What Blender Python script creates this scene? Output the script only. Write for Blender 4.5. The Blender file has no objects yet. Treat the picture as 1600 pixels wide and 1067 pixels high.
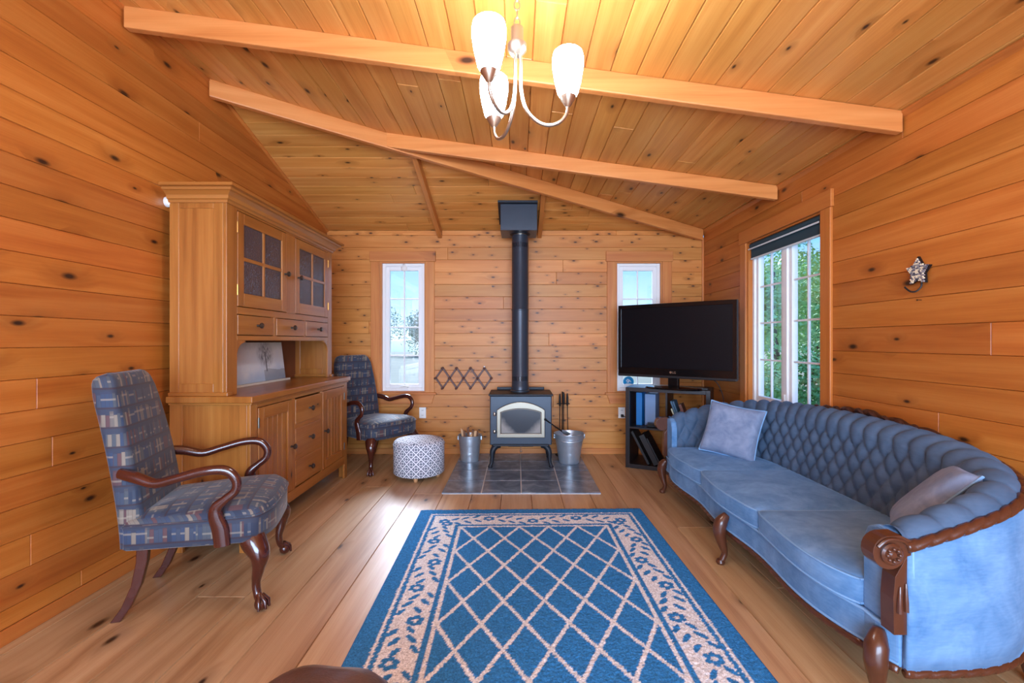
import bpy, bmesh, math, random
import numpy as np
from mathutils import Vector, Matrix

random.seed(7)
PI = math.pi
COL = bpy.context.scene.collection
SC = bpy.context.scene

# ------------------------------------------------------------------ camera, world, sun, exposure
CAM_H = 1.2
cam_d = bpy.data.cameras.new('camera')
cam = bpy.data.objects.new('camera', cam_d); COL.objects.link(cam)
cam.location = (0, 0, CAM_H); cam.rotation_euler = (PI/2, 0, 0)
cam_d.sensor_width = 36; cam_d.lens = 720/1600*36; cam_d.shift_x = -8/1600
cam_d.clip_start = 0.02; cam_d.clip_end = 500
SC.camera = cam

world = bpy.data.worlds.new('sky'); SC.world = world; world.use_nodes = True
wn = world.node_tree; wn.nodes.clear()
w_out = wn.nodes.new('ShaderNodeOutputWorld'); w_bg = wn.nodes.new('ShaderNodeBackground')
w_tc = wn.nodes.new('ShaderNodeTexCoord'); w_sep = wn.nodes.new('ShaderNodeSeparateXYZ')
w_rmp = wn.nodes.new('ShaderNodeValToRGB')
wn.links.new(w_tc.outputs['Generated'], w_sep.inputs[0]); wn.links.new(w_sep.outputs['Z'], w_rmp.inputs[0])
cr = w_rmp.color_ramp
cr.elements[0].position = 0.0; cr.elements[0].color = (0.80, 0.88, 0.95, 1)
cr.elements[1].position = 1.0; cr.elements[1].color = (0.20, 0.42, 0.85, 1)
e = cr.elements.new(0.06); e.color = (0.66, 0.82, 0.97, 1)
e = cr.elements.new(0.18); e.color = (0.36, 0.62, 0.95, 1)
wn.links.new(w_rmp.outputs[0], w_bg.inputs[0]); w_bg.inputs[1].default_value = 0.72
wn.links.new(w_bg.outputs[0], w_out.inputs[0])

sun_d = bpy.data.lights.new('hazy_sun', 'SUN'); sun = bpy.data.objects.new('hazy_sun', sun_d); COL.objects.link(sun)
sun_d.energy = 5.0; sun_d.angle = math.radians(22); sun_d.color = (1.0, 0.96, 0.9)
sun.rotation_euler = Vector((0.15, -0.80, -0.58)).to_track_quat('-Z', 'Y').to_euler()

def area(name, loc, direction, sx, sy, power, color):
    d = bpy.data.lights.new(name, 'AREA'); d.shape = 'RECTANGLE'; d.size = sx; d.size_y = sy
    d.energy = power; d.color = color
    o = bpy.data.objects.new(name, d); COL.objects.link(o); o.location = loc
    o.rotation_euler = Vector(direction).to_track_quat('-Z', 'Y').to_euler()
    return o
# added fill light behind the camera, outside an invented opening in the rear wall
area('added_rear_fill', (0.0, -2.55, 1.30), (0, 1, 0.2), 3.3, 2.2, 178, (0.86, 0.94, 1.0))

SC.view_settings.view_transform = 'Standard'; SC.view_settings.look = 'None'
SC.view_settings.gamma = 1.0; SC.view_settings.use_curve_mapping = False
SC.view_settings.exposure = 1.0
SC.view_settings.use_white_balance = True; SC.view_settings.white_balance_temperature = 5200; SC.view_settings.white_balance_tint = 10

# ------------------------------------------------------------------ helpers: objects
def link(name, me, mat=None, parent=None):
    o = bpy.data.objects.new(name, me); COL.objects.link(o)
    if mat is not None: me.materials.append(mat)
    if parent is not None: o.parent = parent
    return o
def thing(name, label, cat, loc=(0, 0, 0), rotz=0, group=None):
    o = bpy.data.objects.new(name, None); COL.objects.link(o)
    o.empty_display_size = 0.05
    o.location = loc; o.rotation_euler = (0, 0, rotz)
    tag(o, label, cat, group); return o
def tag(o, label=None, cat=None, group=None, kind=None):
    if label: o['label'] = label
    if cat: o['category'] = cat
    if group: o['group'] = group
    if kind: o['kind'] = kind
    return o
def structure(name, loc=(0, 0, 0)):
    o = bpy.data.objects.new(name, None); COL.objects.link(o); o.location = loc; o['kind'] = 'structure'
    o.empty_display_size = 0.05
    return o

class MB:
    """collects shapes and links them as one mesh object"""
    def __init__(s): s.v = []; s.f = []
    def add(s, vs, fs):
        b = len(s.v); s.v += [tuple(p) for p in vs]; s.f += [tuple(i+b for i in f) for f in fs]; return s
    def box(s, lo, hi):
        x0, y0, z0 = lo; x1, y1, z1 = hi
        return s.add([(x0,y0,z0),(x1,y0,z0),(x1,y1,z0),(x0,y1,z0),(x0,y0,z1),(x1,y0,z1),(x1,y1,z1),(x0,y1,z1)],
                     [(3,2,1,0),(4,5,6,7),(0,1,5,4),(1,2,6,5),(2,3,7,6),(3,0,4,7)])
    def obox(s, c, ax, ay, az):
        """oriented box: centre and three half-axis vectors"""
        c = Vector(c); ax = Vector(ax); ay = Vector(ay); az = Vector(az)
        vs = [c+ax*i+ay*j+az*k for k in (-1,1) for (i,j) in ((-1,-1),(1,-1),(1,1),(-1,1))]
        return s.add(vs, [(3,2,1,0),(4,5,6,7),(0,1,5,4),(1,2,6,5),(2,3,7,6),(3,0,4,7)])
    def loft(s, rings, caps=(True, True), closed=True):
        n = len(rings[0]); vs = [p for r in rings for p in r]; fs = []
        m = n if closed else n-1
        for i in range(len(rings)-1):
            for j in range(m):
                k = (j+1) % n
                fs.append((i*n+j, i*n+k, (i+1)*n+k, (i+1)*n+j))
        if caps[0]: fs.append(tuple(reversed(range(n))))
        if caps[1]: fs.append(tuple((len(rings)-1)*n+j for j in range(n)))
        return s.add(vs, fs)
    def lathe(s, prof, c=(0,0,0), n=20, axis='z'):
        rings = []
        for r, h in prof:
            ring = []
            for j in range(n):
                a = 2*PI*j/n; x = r*math.cos(a); y = r*math.sin(a)
                if axis == 'z': p = (c[0]+x, c[1]+y, c[2]+h)
                elif axis == 'x': p = (c[0]+h, c[1]+x, c[2]+y)
                else: p = (c[0]-x, c[1]+h, c[2]+y)
                ring.append(p)
            rings.append(ring)
        return s.loft(rings)
    def tube(s, pts, r, n=10, ry=None, caps=True, twist=None):
        """tube along points; r scalar or list; ry second radius (along the binormal)"""
        P = [Vector(p) for p in pts]; m = len(P); rings = []
        up = Vector((0,0,1)); prev = None
        for i in range(m):
            t = (P[min(i+1,m-1)]-P[max(i-1,0)]).normalized()
            if prev is None:
                a = up if abs(t.z) < 0.9 else Vector((1,0,0))
                u = t.cross(a).normalized()
            else:
                u = (prev - t*prev.dot(t)).normalized()
            prev = u; w = t.cross(u)
            ra = r[i] if hasattr(r, '__len__') else r
            rb = (ry[i] if hasattr(ry, '__len__') else ry) if ry is not None else ra
            ring = []
            for j in range(n):
                a = 2*PI*j/n; k = 1.0
                if twist: k = twist(i, a)
                ring.append(P[i] + u*(ra*k*math.cos(a)) + w*(rb*k*math.sin(a)))
            rings.append(ring)
        return s.loft(rings, (caps, caps))
    def prism(s, poly, f0, f1):
        """poly: 2D points; f0, f1 map (a,b) to the two 3D faces"""
        n = len(poly)
        vs = [f0(*p) for p in poly]+[f1(*p) for p in poly]
        fs = [tuple(reversed(range(n))), tuple(range(n, 2*n))]+[(i,(i+1)%n,n+(i+1)%n,n+i) for i in range(n)]
        return s.add(vs, fs)
    def ringprism(s, outer, inner, f0, f1):
        n = len(outer)
        vs = [f0(*p) for p in outer]+[f0(*p) for p in inner]+[f1(*p) for p in outer]+[f1(*p) for p in inner]
        fs = []
        for i in range(n):
            k = (i+1) % n
            fs += [(i,k,n+k,n+i),(2*n+i,3*n+i,3*n+k,2*n+k),(i,2*n+i,2*n+k,k),(n+i,n+k,3*n+k,3*n+i)]
        return s.add(vs, fs)
    def sphere(s, c, r, n=12, m=8, sc=(1,1,1)):
        rings = []
        for i in range(1, m):
            t = PI*i/m
            rings.append([(c[0]+sc[0]*r*math.sin(t)*math.cos(2*PI*j/n), c[1]+sc[1]*r*math.sin(t)*math.sin(2*PI*j/n), c[2]-sc[2]*r*math.cos(t)) for j in range(n)])
        return s.loft(rings)
    def build(s, name, mat=None, parent=None, smooth=False, bevel=0, seg=2, subsurf=0, angle=0.7):
        me = bpy.data.meshes.new(name); me.from_pydata(s.v, [], s.f)
        bm = bmesh.new(); bm.from_mesh(me); bmesh.ops.recalc_face_normals(bm, faces=bm.faces); bm.to_mesh(me); bm.free()
        if smooth:
            me.shade_smooth()
            try: me.set_sharp_from_angle(angle=angle)
            except Exception: pass
        o = link(name, me, mat, parent)
        if bevel:
            b = o.modifiers.new('bevel', 'BEVEL'); b.width = bevel; b.segments = seg; b.limit_method = 'ANGLE'
        if subsurf:
            b = o.modifiers.new('sub', 'SUBSURF'); b.levels = subsurf; b.render_levels = subsurf
        return o

def spline(pts, n=8):
    """Catmull-Rom through points"""
    P = [Vector(p) for p in pts]; out = []
    for i in range(len(P)-1):
        p0 = P[max(i-1,0)]; p1 = P[i]; p2 = P[i+1]; p3 = P[min(i+2,len(P)-1)]
        for k in range(n):
            t = k/n
            out.append(0.5*((2*p1)+(p2-p0)*t+(2*p0-5*p1+4*p2-p3)*t*t+(3*p1-p0-3*p2+p3)*t**3))
    out.append(P[-1]); return out
def lerpl(vals, n):
    """piecewise-linear resampling matching spline(n)"""
    out = []
    for i in range(len(vals)-1):
        for k in range(n): out.append(vals[i]+(vals[i+1]-vals[i])*k/n)
    out.append(vals[-1]); return out
def rrect(w, h, r, n=4):
    """rounded rectangle, half sizes w, h"""
    out = []
    for cx, cy, a0 in ((w-r,h-r,0),(-w+r,h-r,PI/2),(-w+r,-h+r,PI),(w-r,-h+r,1.5*PI)):
        for i in range(n+1):
            a = a0+PI/2*i/n; out.append((cx+r*math.cos(a), cy+r*math.sin(a)))
    return out

# ------------------------------------------------------------------ helpers: materials
def srgb(r, g, b):
    f = lambda c: (c/255/12.92) if c/255 <= 0.04045 else ((c/255+0.055)/1.055)**2.4
    return (f(r), f(g), f(b), 1)
class NT:
    def __init__(s, name):
        s.m = bpy.data.materials.new(name); s.m.use_nodes = True; s.t = s.m.node_tree; s.t.nodes.clear()
        s.out = s.t.nodes.new('ShaderNodeOutputMaterial')
    def n(s, typ, ins=None, **props):
        nd = s.t.nodes.new('ShaderNode'+typ)
        for k, v in props.items(): setattr(nd, k, v)
        for k, v in (ins or {}).items():
            if isinstance(v, bpy.types.NodeSocket): s.t.links.new(v, nd.inputs[k])
            else: nd.inputs[k].default_value = v
        return nd
    def m_(s, op, a, b=0.0, c=0.0): return s.n('Math', {0: a, 1: b, 2: c}, operation=op).outputs[0]
    def ramp(s, fac, stops, interp='LINEAR'):
        r = s.n('ValToRGB', {0: fac}); cr = r.color_ramp; cr.interpolation = interp
        while len(cr.elements) < len(stops): cr.elements.new(0.5)
        for e, (p, c) in zip(cr.elements, stops): e.position = p; e.color = c
        return r.outputs[0]
    def mix(s, fac, a, b, mode='MIX'):
        return s.n('MixRGB', {0: fac, 1: a, 2: b}, blend_type=mode).outputs[0]
    def bsdf(s, **k):
        names = {'color': 'Base Color', 'rough': 'Roughness', 'metal': 'Metallic', 'spec': 'Specular IOR Level', 'normal': 'Normal',
                 'coat': 'Coat Weight', 'coat_r': 'Coat Roughness', 'sheen': 'Sheen Weight', 'sheen_r': 'Sheen Roughness', 'sheen_t': 'Sheen Tint',
                 'trans': 'Transmission Weight', 'alpha': 'Alpha', 'emit': 'Emission Color', 'emit_s': 'Emission Strength'}
        b = s.n('BsdfPrincipled', {names[q]: v for q, v in k.items()})
        s.t.links.new(b.outputs[0], s.out.inputs[0]); return b
    def bump(s, h, strength=0.2, dist=0.01):
        return s.n('Bump', {'Height': h, 'Strength': strength, 'Distance': dist}).outputs[0]
    def obj(s): return s.n('TexCoord').outputs['Object']
    def xyz(s, v): q = s.n('SeparateXYZ', {0: v}); return q.outputs[0], q.outputs[1], q.outputs[2]
    def vec(s, x, y, z=0.0): return s.n('CombineXYZ', {0: x, 1: y, 2: z}).outputs[0]
    def noise(s, v, scale=5, detail=2, rough=0.5, dist=0.0):
        return s.n('TexNoise', {'Vector': v, 'Scale': scale, 'Detail': detail, 'Roughness': rough, 'Distortion': dist}).outputs['Fac']

def simple(name, col, rough=0.5, metal=0.0, spec=0.5, coat=0.0, vary=0.0, scale=8.0, bump=0.0, bscale=200.0):
    t = NT(name); c = col; k = {}
    if vary:
        f = t.noise(t.obj(), scale, 3)
        c = t.mix(f, tuple(x*(1-vary) for x in col[:3])+(1,), tuple(min(1, x*(1+vary)) for x in col[:3])+(1,))
    if bump: k['normal'] = t.bump(t.noise(t.obj(), bscale, 2), bump, 0.004)
    t.bsdf(color=c, rough=rough, metal=metal, spec=spec, coat=coat, **k)
    return t.m

def pine(name, along, across, light, mid, dark, knots=0.55, rough=0.42, knot_scale=3.2, spec=0.4, vary=1.0, bumpy=0.12):
    """boards: grain along one object axis, knots, a tone for each board"""
    t = NT(name); ax = t.xyz(t.obj()); a = ax['XYZ'.index(along)]; c = ax['XYZ'.index(across)]
    rnd = t.n('ObjectInfo').outputs['Random']
    a2 = t.m_('ADD', a, t.m_('MULTIPLY', rnd, 37.0))
    # knots
    kv = t.vec(t.m_('MULTIPLY', a2, knot_scale), t.m_('MULTIPLY', c, knot_scale*2.3), t.m_('MULTIPLY', rnd, 91.0))
    vo = t.n('TexVoronoi', {'Vector': kv, 'Scale': 1.0, 'Randomness': 1.0}, voronoi_dimensions='2D')
    pick = t.m_('LESS_THAN', t.xyz(vo.outputs['Color'])[0], knots)
    size = t.m_('MULTIPLY_ADD', t.xyz(vo.outputs['Color'])[1], 0.08, 0.042)
    rel = t.m_('DIVIDE', vo.outputs['Distance'], size)
    core = t.m_('MULTIPLY', t.ramp(rel, [(0.35, (1,1,1,1)), (1.0, (0,0,0,1))]), pick)
    halo = t.m_('MULTIPLY', t.ramp(t.m_('MULTIPLY', rel, 0.28), [(0.2, (1,1,1,1)), (1.0, (0,0,0,1))]), pick)
    # grain, bent around the knots
    w = t.m_('ADD', t.m_('MULTIPLY', c, 20.0), t.m_('MULTIPLY', halo, 1.1))
    gv = t.vec(t.m_('MULTIPLY', a2, 1.1), w, t.m_('MULTIPLY', rnd, 17.0))
    g1 = t.noise(gv, 1.0, 3, 0.5, 0.4)
    gf = t.vec(t.m_('MULTIPLY', a2, 4.0), t.m_('MULTIPLY', c, 240.0), rnd)
    g2 = t.noise(gf, 1.0, 2, 0.5)
    f = t.m_('ADD', t.m_('MULTIPLY', g1, 0.75), t.m_('MULTIPLY', g2, 0.25))
    col = t.ramp(f, [(0.2, dark), (0.47, mid), (0.75, light)])
    tone = t.m_('MULTIPLY_ADD', rnd, 0.26*vary, 1.0-0.15*vary)
    col = t.mix(1.0, col, t.n('CombineColor', {0: tone, 1: tone, 2: tone}).outputs[0], 'MULTIPLY')
    hue = t.n('HueSaturation', {'Hue': t.m_('MULTIPLY_ADD', t.m_('FRACT', t.m_('MULTIPLY', rnd, 7.31)), 0.008*vary, 0.5-0.004*vary), 'Color': col}).outputs[0]
    col = t.mix(t.m_('MULTIPLY', halo, 0.45), hue, tuple(x*0.6 for x in dark[:3])+(1,))
    col = t.mix(t.m_('MULTIPLY', core, 0.95), col, (0.022, 0.008, 0.004, 1))
    t.bsdf(color=col, rough=rough, spec=spec, normal=t.bump(f, bumpy, 0.004))
    return t.m

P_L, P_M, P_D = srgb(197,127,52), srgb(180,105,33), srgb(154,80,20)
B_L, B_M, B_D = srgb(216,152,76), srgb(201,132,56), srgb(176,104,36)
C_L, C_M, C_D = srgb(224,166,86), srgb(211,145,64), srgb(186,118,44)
M = {}
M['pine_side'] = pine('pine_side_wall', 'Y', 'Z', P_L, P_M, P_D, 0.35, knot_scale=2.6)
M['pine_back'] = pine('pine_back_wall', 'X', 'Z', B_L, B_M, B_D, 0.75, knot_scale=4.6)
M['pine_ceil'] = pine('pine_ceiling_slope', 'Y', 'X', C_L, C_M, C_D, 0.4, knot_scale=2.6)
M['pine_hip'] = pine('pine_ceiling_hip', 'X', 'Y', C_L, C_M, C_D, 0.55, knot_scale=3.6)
M['beam_x'] = pine('pine_beam_across', 'X', 'Z', srgb(222,152,82), srgb(210,136,66), srgb(188,110,46), 0.3, knot_scale=1.8, vary=0.3)
M['beam_y'] = pine('pine_beam_deep', 'Y', 'X', srgb(212,144,74), srgb(198,126,56), srgb(172,98,38), 0.3, knot_scale=1.8, vary=0.3)
M['case_v'] = pine('pine_casing_upright', 'Z', 'X', B_L, srgb(198,124,58), srgb(174,98,38), 0.25, knot_scale=1.6, vary=0.5)
M['case_h'] = pine('pine_casing_level', 'X', 'Z', B_L, srgb(198,124,58), srgb(174,98,38), 0.2, knot_scale=1.6, vary=0.5)
M['case_vy'] = pine('pine_casing_upright_side', 'Z', 'Y', P_L, srgb(188,112,44), P_D, 0.3, knot_scale=1.6, vary=0.5)
M['case_hy'] = pine('pine_casing_level_side', 'Y', 'Z', P_L, srgb(188,112,44), P_D, 0.2, knot_scale=1.6, vary=0.5)
M['groove'] = simple('dark_groove', srgb(96,52,22), 0.8)
M['floor'] = pine('old_floor_board', 'Y', 'X', srgb(200,168,124), srgb(180,143,98), srgb(140,98,58), 0.35, rough=0.36, knot_scale=2.2, spec=0.5, vary=0.8, bumpy=0.2)
H_L, H_M, H_D = srgb(176,120,52), srgb(156,98,37), srgb(124,71,23)
M['hut_z'] = pine('honey_wood_upright', 'Z', 'Y', H_L, H_M, H_D, 0.06, rough=0.33, vary=0.35, bumpy=0.05)
M['hut_y'] = pine('honey_wood_level', 'Y', 'Z', H_L, H_M, H_D, 0.06, rough=0.33, vary=0.35, bumpy=0.05)
M['hut_x'] = pine('honey_wood_side', 'Z', 'X', H_L, H_M, H_D, 0.06, rough=0.33, vary=0.3, bumpy=0.05)
M['hut_t'] = pine('honey_wood_top', 'Y', 'X', H_L, H_M, H_D, 0.06, rough=0.28, vary=0.3, bumpy=0.05)
M['hut_in'] = simple('cabinet_inside', srgb(120,70,36), 0.6, vary=0.15)
M['pewter'] = simple('dark_pewter', srgb(92,84,76), 0.32, metal=0.9)
M['brass'] = simple('aged_brass', srgb(170,124,60), 0.35, metal=0.9)
M['vinyl'] = simple('white_vinyl', srgb(242,242,240), 0.35)
M['black_metal'] = simple('matte_black_steel', srgb(54,62,74), 0.36, metal=0.3, vary=0.12, scale=14, bump=0.05)
M['cast'] = simple('cast_iron', srgb(36,40,48), 0.5, metal=0.3, vary=0.15, scale=20, bump=0.15)
M['nickel'] = simple('brushed_nickel', srgb(196,186,168), 0.3, metal=0.95)
M['stove_trim'] = simple('satin_stove_trim', srgb(146,138,122), 0.38, metal=0.95)
M['steel'] = simple('galvanised_steel', srgb(196,206,216), 0.36, metal=0.75, vary=0.16, scale=18, bump=0.06, bscale=60)
M['black_lam'] = simple('black_brown_laminate', srgb(26,25,28), 0.35, vary=0.15, scale=30)
M['gloss_black'] = simple('gloss_black_plastic', srgb(12,12,14), 0.14, spec=0.4)
M['screen'] = simple('dark_screen', srgb(12,13,18), 0.35, spec=0.2)
M['matte_black'] = simple('matte_black_plastic', srgb(22,22,24), 0.5)
M['mahog'] = simple('dark_mahogany', srgb(66,28,20), 0.2, spec=0.6, coat=0.5, vary=0.3, scale=12)
M['walnut'] = simple('carved_walnut', srgb(80,45,28), 0.3, spec=0.5, coat=0.3, vary=0.3, scale=16)
M['dark_crest'] = simple('dark_carved_wood', srgb(58,32,24), 0.4, vary=0.3, scale=20)
M['grout'] = simple('pale_grout', srgb(190,192,192), 0.8, vary=0.1)
M['red_wood'] = simple('dark_peg_rack_wood', srgb(84,44,30), 0.45, vary=0.2)
M['white_plastic'] = simple('white_plastic', srgb(238,236,230), 0.4)
M['outlet_slot'] = simple('outlet_slot', srgb(40,38,36), 0.6)
M['blind'] = simple('teal_blind_fabric', srgb(38,66,78), 0.7, vary=0.1, scale=60)
M['blind_rail'] = simple('pale_blind_rail', srgb(214,226,230), 0.4)
M['iron'] = simple('black_wrought_iron', srgb(30,26,26), 0.5, metal=0.4)
M['bark'] = simple('bark', srgb(92,72,54), 0.9, vary=0.3)
M['leaf'] = simple('leaf_green', srgb(172,204,128), 0.6, vary=0.45, scale=3)
M['leaf_far'] = simple('hazy_leaf_green', srgb(150,164,130), 0.8, vary=0.15, scale=1)
M['leaf2'] = simple('leaf_dark_green', srgb(140,180,110), 0.6, vary=0.4, scale=3)
M['grass'] = simple('pale_dry_grass', srgb(122,118,94), 0.9, vary=0.2, scale=0.6)
M['rug_back'] = simple('rug_edge', srgb(40,90,150), 0.9)
M['bind_blue'] = simple('blue_binder', srgb(38,112,182), 0.4)
M['bind_grey'] = simple('grey_blue_box', srgb(120,146,184), 0.5)
M['paper'] = simple('paper_white', srgb(226,226,214), 0.6)
M['book_teal'] = simple('book_slate', srgb(70,104,130), 0.5)
M['book_brown'] = simple('book_brown', srgb(118,78,64), 0.5)
M['book_cream'] = simple('book_cream', srgb(206,216,190), 0.5)
M['feet_wood'] = simple('light_turned_wood', srgb(196,150,100), 0.4)
M['tip_white'] = simple('white_print', srgb(230,236,240), 0.5)
M['sticker'] = simple('blue_sticker', srgb(10,128,184), 0.4)
M['wood_end'] = simple('kindling_wood', srgb(206,168,124), 0.8, vary=0.3, scale=30)
M['wood_bark'] = simple('kindling_bark', srgb(112,80,58), 0.9, vary=0.35, scale=30)
M['leather'] = simple('brown_leather', srgb(90,66,58), 0.34, spec=0.5, vary=0.25, scale=10, bump=0.25, bscale=160)
M['cable'] = simple('black_cable', srgb(40,32,28), 0.5)

def glass_mat(name, tint=(0.96,0.98,1,1), gloss=0.06, rough=0.02):
    t = NT(name)
    a = t.n('BsdfTransparent', {0: tint}); b = t.n('BsdfGlossy', {0: (1,1,1,1), 'Roughness': rough})
    mx = t.n('MixShader', {0: gloss, 1: a.outputs[0], 2: b.outputs[0]})
    t.t.links.new(mx.outputs[0], t.out.inputs[0]); return t.m
M['glass'] = glass_mat('window_glass')
t = NT('rippled_cabinet_glass')
nb = t.bump(t.noise(t.vec(*t.xyz(t.obj())), 26, 3, 0.6, 1.2), 0.35, 0.02)
pa = t.n('BsdfTransparent', {0: (0.5,0.48,0.5,1)})
pb = t.n('BsdfPrincipled', {'Base Color': srgb(96,84,88), 'Roughness': 0.12, 'Normal': nb})
mx = t.n('MixShader', {0: 0.62, 1: pa.outputs[0], 2: pb.outputs[0]}); t.t.links.new(mx.outputs[0], t.out.inputs[0])
M['cab_glass'] = t.m
t = NT('smoked_stove_glass')
x, y, z = t.xyz(t.obj())
sm = t.noise(t.vec(x, y, z), 9, 3, 0.6)
arch = t.m_('SUBTRACT', t.m_('ABSOLUTE', x), t.m_('MULTIPLY', t.m_('SUBTRACT', z, 0.30), 1.0))
fog = t.ramp(t.m_('ADD', arch, t.m_('MULTIPLY', t.m_('SUBTRACT', sm, 0.5), 0.12)), [(0.0, (0,0,0,1)), (0.09, (1,1,1,1))])
t.bsdf(color=t.mix(fog, srgb(58,62,68), srgb(150,146,140)), rough=0.18)
M['stove_glass'] = t.m
t = NT('lit_frosted_shade')
em = t.n('Emission', {0: (1.0, 0.93, 0.84, 1), 1: 34.0}); t.t.links.new(em.outputs[0], t.out.inputs[0])
M['shade'] = t.m
t = NT('small_lit_bulb')
em = t.n('Emission', {0: (1.0, 0.93, 0.85, 1), 1: 3.0}); t.t.links.new(em.outputs[0], t.out.inputs[0])
M['bulb'] = t.m

def velvet(name, base, hi, scale=7.0):
    t = NT(name); o = t.obj()
    n1 = t.noise(o, scale, 4, 0.6, 0.6); n2 = t.noise(t.n('Mapping', {'Vector': o, 'Scale': (30,30,140)}).outputs[0], 1.0, 2)
    f = t.m_('ADD', t.m_('MULTIPLY', n1, 0.8), t.m_('MULTIPLY', n2, 0.2))
    c = t.ramp(f, [(0.3, base), (0.7, hi)])
    t.bsdf(color=c, rough=0.75, spec=0.2, sheen=0.6, sheen_r=0.35, sheen_t=hi, normal=t.bump(n2, 0.08, 0.002))
    return t.m
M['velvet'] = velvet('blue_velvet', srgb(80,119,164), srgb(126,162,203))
M['velvet_tuft'] = velvet('shaded_blue_tufted_velvet', srgb(68,86,110), srgb(88,108,134))  # darker copy of the blue velvet, shade on the back put into its colour
M['pillow'] = velvet('grey_blue_cushion_velvet', srgb(104,120,150), srgb(142,156,182), 12)
M['piping'] = simple('blue_piping', srgb(128,168,210), 0.7)

# book-shelf print of the armchairs
t = NT('bookshelf_print_fabric')
x, y, z = t.xyz(t.obj()); nrm = t.n('TexCoord').outputs['Normal']; nz = t.m_('ABSOLUTE', t.xyz(nrm)[2])
up = t.m_('GREATER_THAN', nz, 0.75)
vv = t.m_('ADD', t.m_('MULTIPLY', z, t.m_('SUBTRACT', 1.0, up)), t.m_('MULTIPLY', t.m_('ADD', x, 0.02), up))
uu = t.m_('ADD', y, t.m_('MULTIPLY', x, t.m_('SUBTRACT', 1.0, up)))
row = t.m_('MULTIPLY', vv, 1/0.085); rid = t.m_('FLOOR', row); rf = t.m_('FRACT', row)
wr = t.n('TexWhiteNoise', {'W': rid}, noise_dimensions='1D').outputs['Value']
grp = t.m_('FLOOR', t.m_('ADD', t.m_('MULTIPLY', uu, 1/0.085), t.m_('MULTIPLY', wr, 5.0)))
cu = t.m_('ADD', t.m_('MULTIPLY', uu, 1/0.0155), t.m_('MULTIPLY', wr, 13.0)); cid = t.m_('FLOOR', cu); cf = t.m_('FRACT', cu)
wn1 = t.n('TexWhiteNoise', {'Vector': t.vec(cid, rid)}, noise_dimensions='2D').outputs
wg = t.n('TexWhiteNoise', {'Vector': t.vec(grp, rid)}, noise_dimensions='2D').outputs['Value']
sel = t.m_('ADD', t.m_('MULTIPLY', wn1['Value'], 0.45), t.m_('MULTIPLY', wg, 0.55))
bc = t.ramp(sel, [(0.0, srgb(46,56,76)), (0.25, srgb(62,72,90)), (0.42, srgb(92,64,64)), (0.5, srgb(134,124,108)), (0.56, srgb(78,84,90)), (0.66, srgb(54,68,94)), (0.84, srgb(110,102,94))], 'CONSTANT')
edge = t.m_('ADD', t.m_('LESS_THAN', cf, 0.14), t.m_('GREATER_THAN', t.m_('ABSOLUTE', t.m_('SUBTRACT', rf, 0.45)), 0.33))
band = t.m_('MULTIPLY', t.m_('LESS_THAN', t.m_('ABSOLUTE', t.m_('SUBTRACT', rf, t.m_('MULTIPLY_ADD', wg, 0.4, 0.25))), 0.05), t.m_('GREATER_THAN', wn1['Value'], 0.5))
hgt = t.m_('GREATER_THAN', rf, t.m_('MULTIPLY_ADD', wn1['Value'], 0.25, 0.68))
c1 = t.mix(t.m_('MULTIPLY', t.m_('MINIMUM', edge, 1.0), 0.35), bc, srgb(52,46,52)); c1 = t.mix(t.m_('MULTIPLY', band, 0.5), c1, srgb(160,150,130))
c1 = t.mix(hgt, c1, srgb(54,60,76)); c1 = t.mix(t.m_('LESS_THAN', rf, 0.09), c1, srgb(58,48,56))
blur = t.noise(t.obj(), 9, 3)
c1 = t.mix(t.m_('MULTIPLY', blur, 0.35), c1, srgb(70,74,86))
t.bsdf(color=c1, rough=0.7, spec=0.25, sheen=0.25, sheen_r=0.4)
M['bookprint'] = t.m

# lattice print of the ottoman: angle around / height on the side, plan on the top
t = NT('white_lattice_print')
x, y, z = t.xyz(t.obj()); nz = t.m_('ABSOLUTE', t.xyz(t.n('TexCoord').outputs['Normal'])[2])
ang = t.m_('MULTIPLY', t.m_('ARCTAN2', y, x), 0.222)
top = t.m_('GREATER_THAN', nz, 0.7)
ua = t.m_('ADD', t.m_('MULTIPLY', ang, t.m_('SUBTRACT', 1.0, top)), t.m_('MULTIPLY', x, top))
va = t.m_('ADD', t.m_('MULTIPLY', z, t.m_('SUBTRACT', 1.0, top)), t.m_('MULTIPLY', y, top))
S_ = 1/0.082
p = t.m_('MULTIPLY', t.m_('ADD', ua, t.m_('MULTIPLY', va, 1.0)), S_); q = t.m_('MULTIPLY', t.m_('SUBTRACT', ua, t.m_('MULTIPLY', va, 1.0)), S_)
fp = t.m_('ABSOLUTE', t.m_('SUBTRACT', t.m_('FRACT', p), 0.5)); fq = t.m_('ABSOLUTE', t.m_('SUBTRACT', t.m_('FRACT', q), 0.5))
mxx = t.m_('MAXIMUM', fp, fq)
lat = t.m_('GREATER_THAN', mxx, 0.40)
ring = t.m_('LESS_THAN', t.m_('ABSOLUTE', t.m_('SUBTRACT', mxx, 0.22)), 0.045)
cross = t.m_('MULTIPLY', t.m_('LESS_THAN', t.m_('MINIMUM', fp, fq), 0.05), t.m_('GREATER_THAN', mxx, 0.1))
wh = t.m_('MINIMUM', t.m_('ADD', t.m_('ADD', lat, ring), cross), 1.0)
t.bsdf(color=t.mix(wh, srgb(64,78,104), srgb(226,230,238)), rough=0.8)
M['lattice'] = t.m

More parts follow.
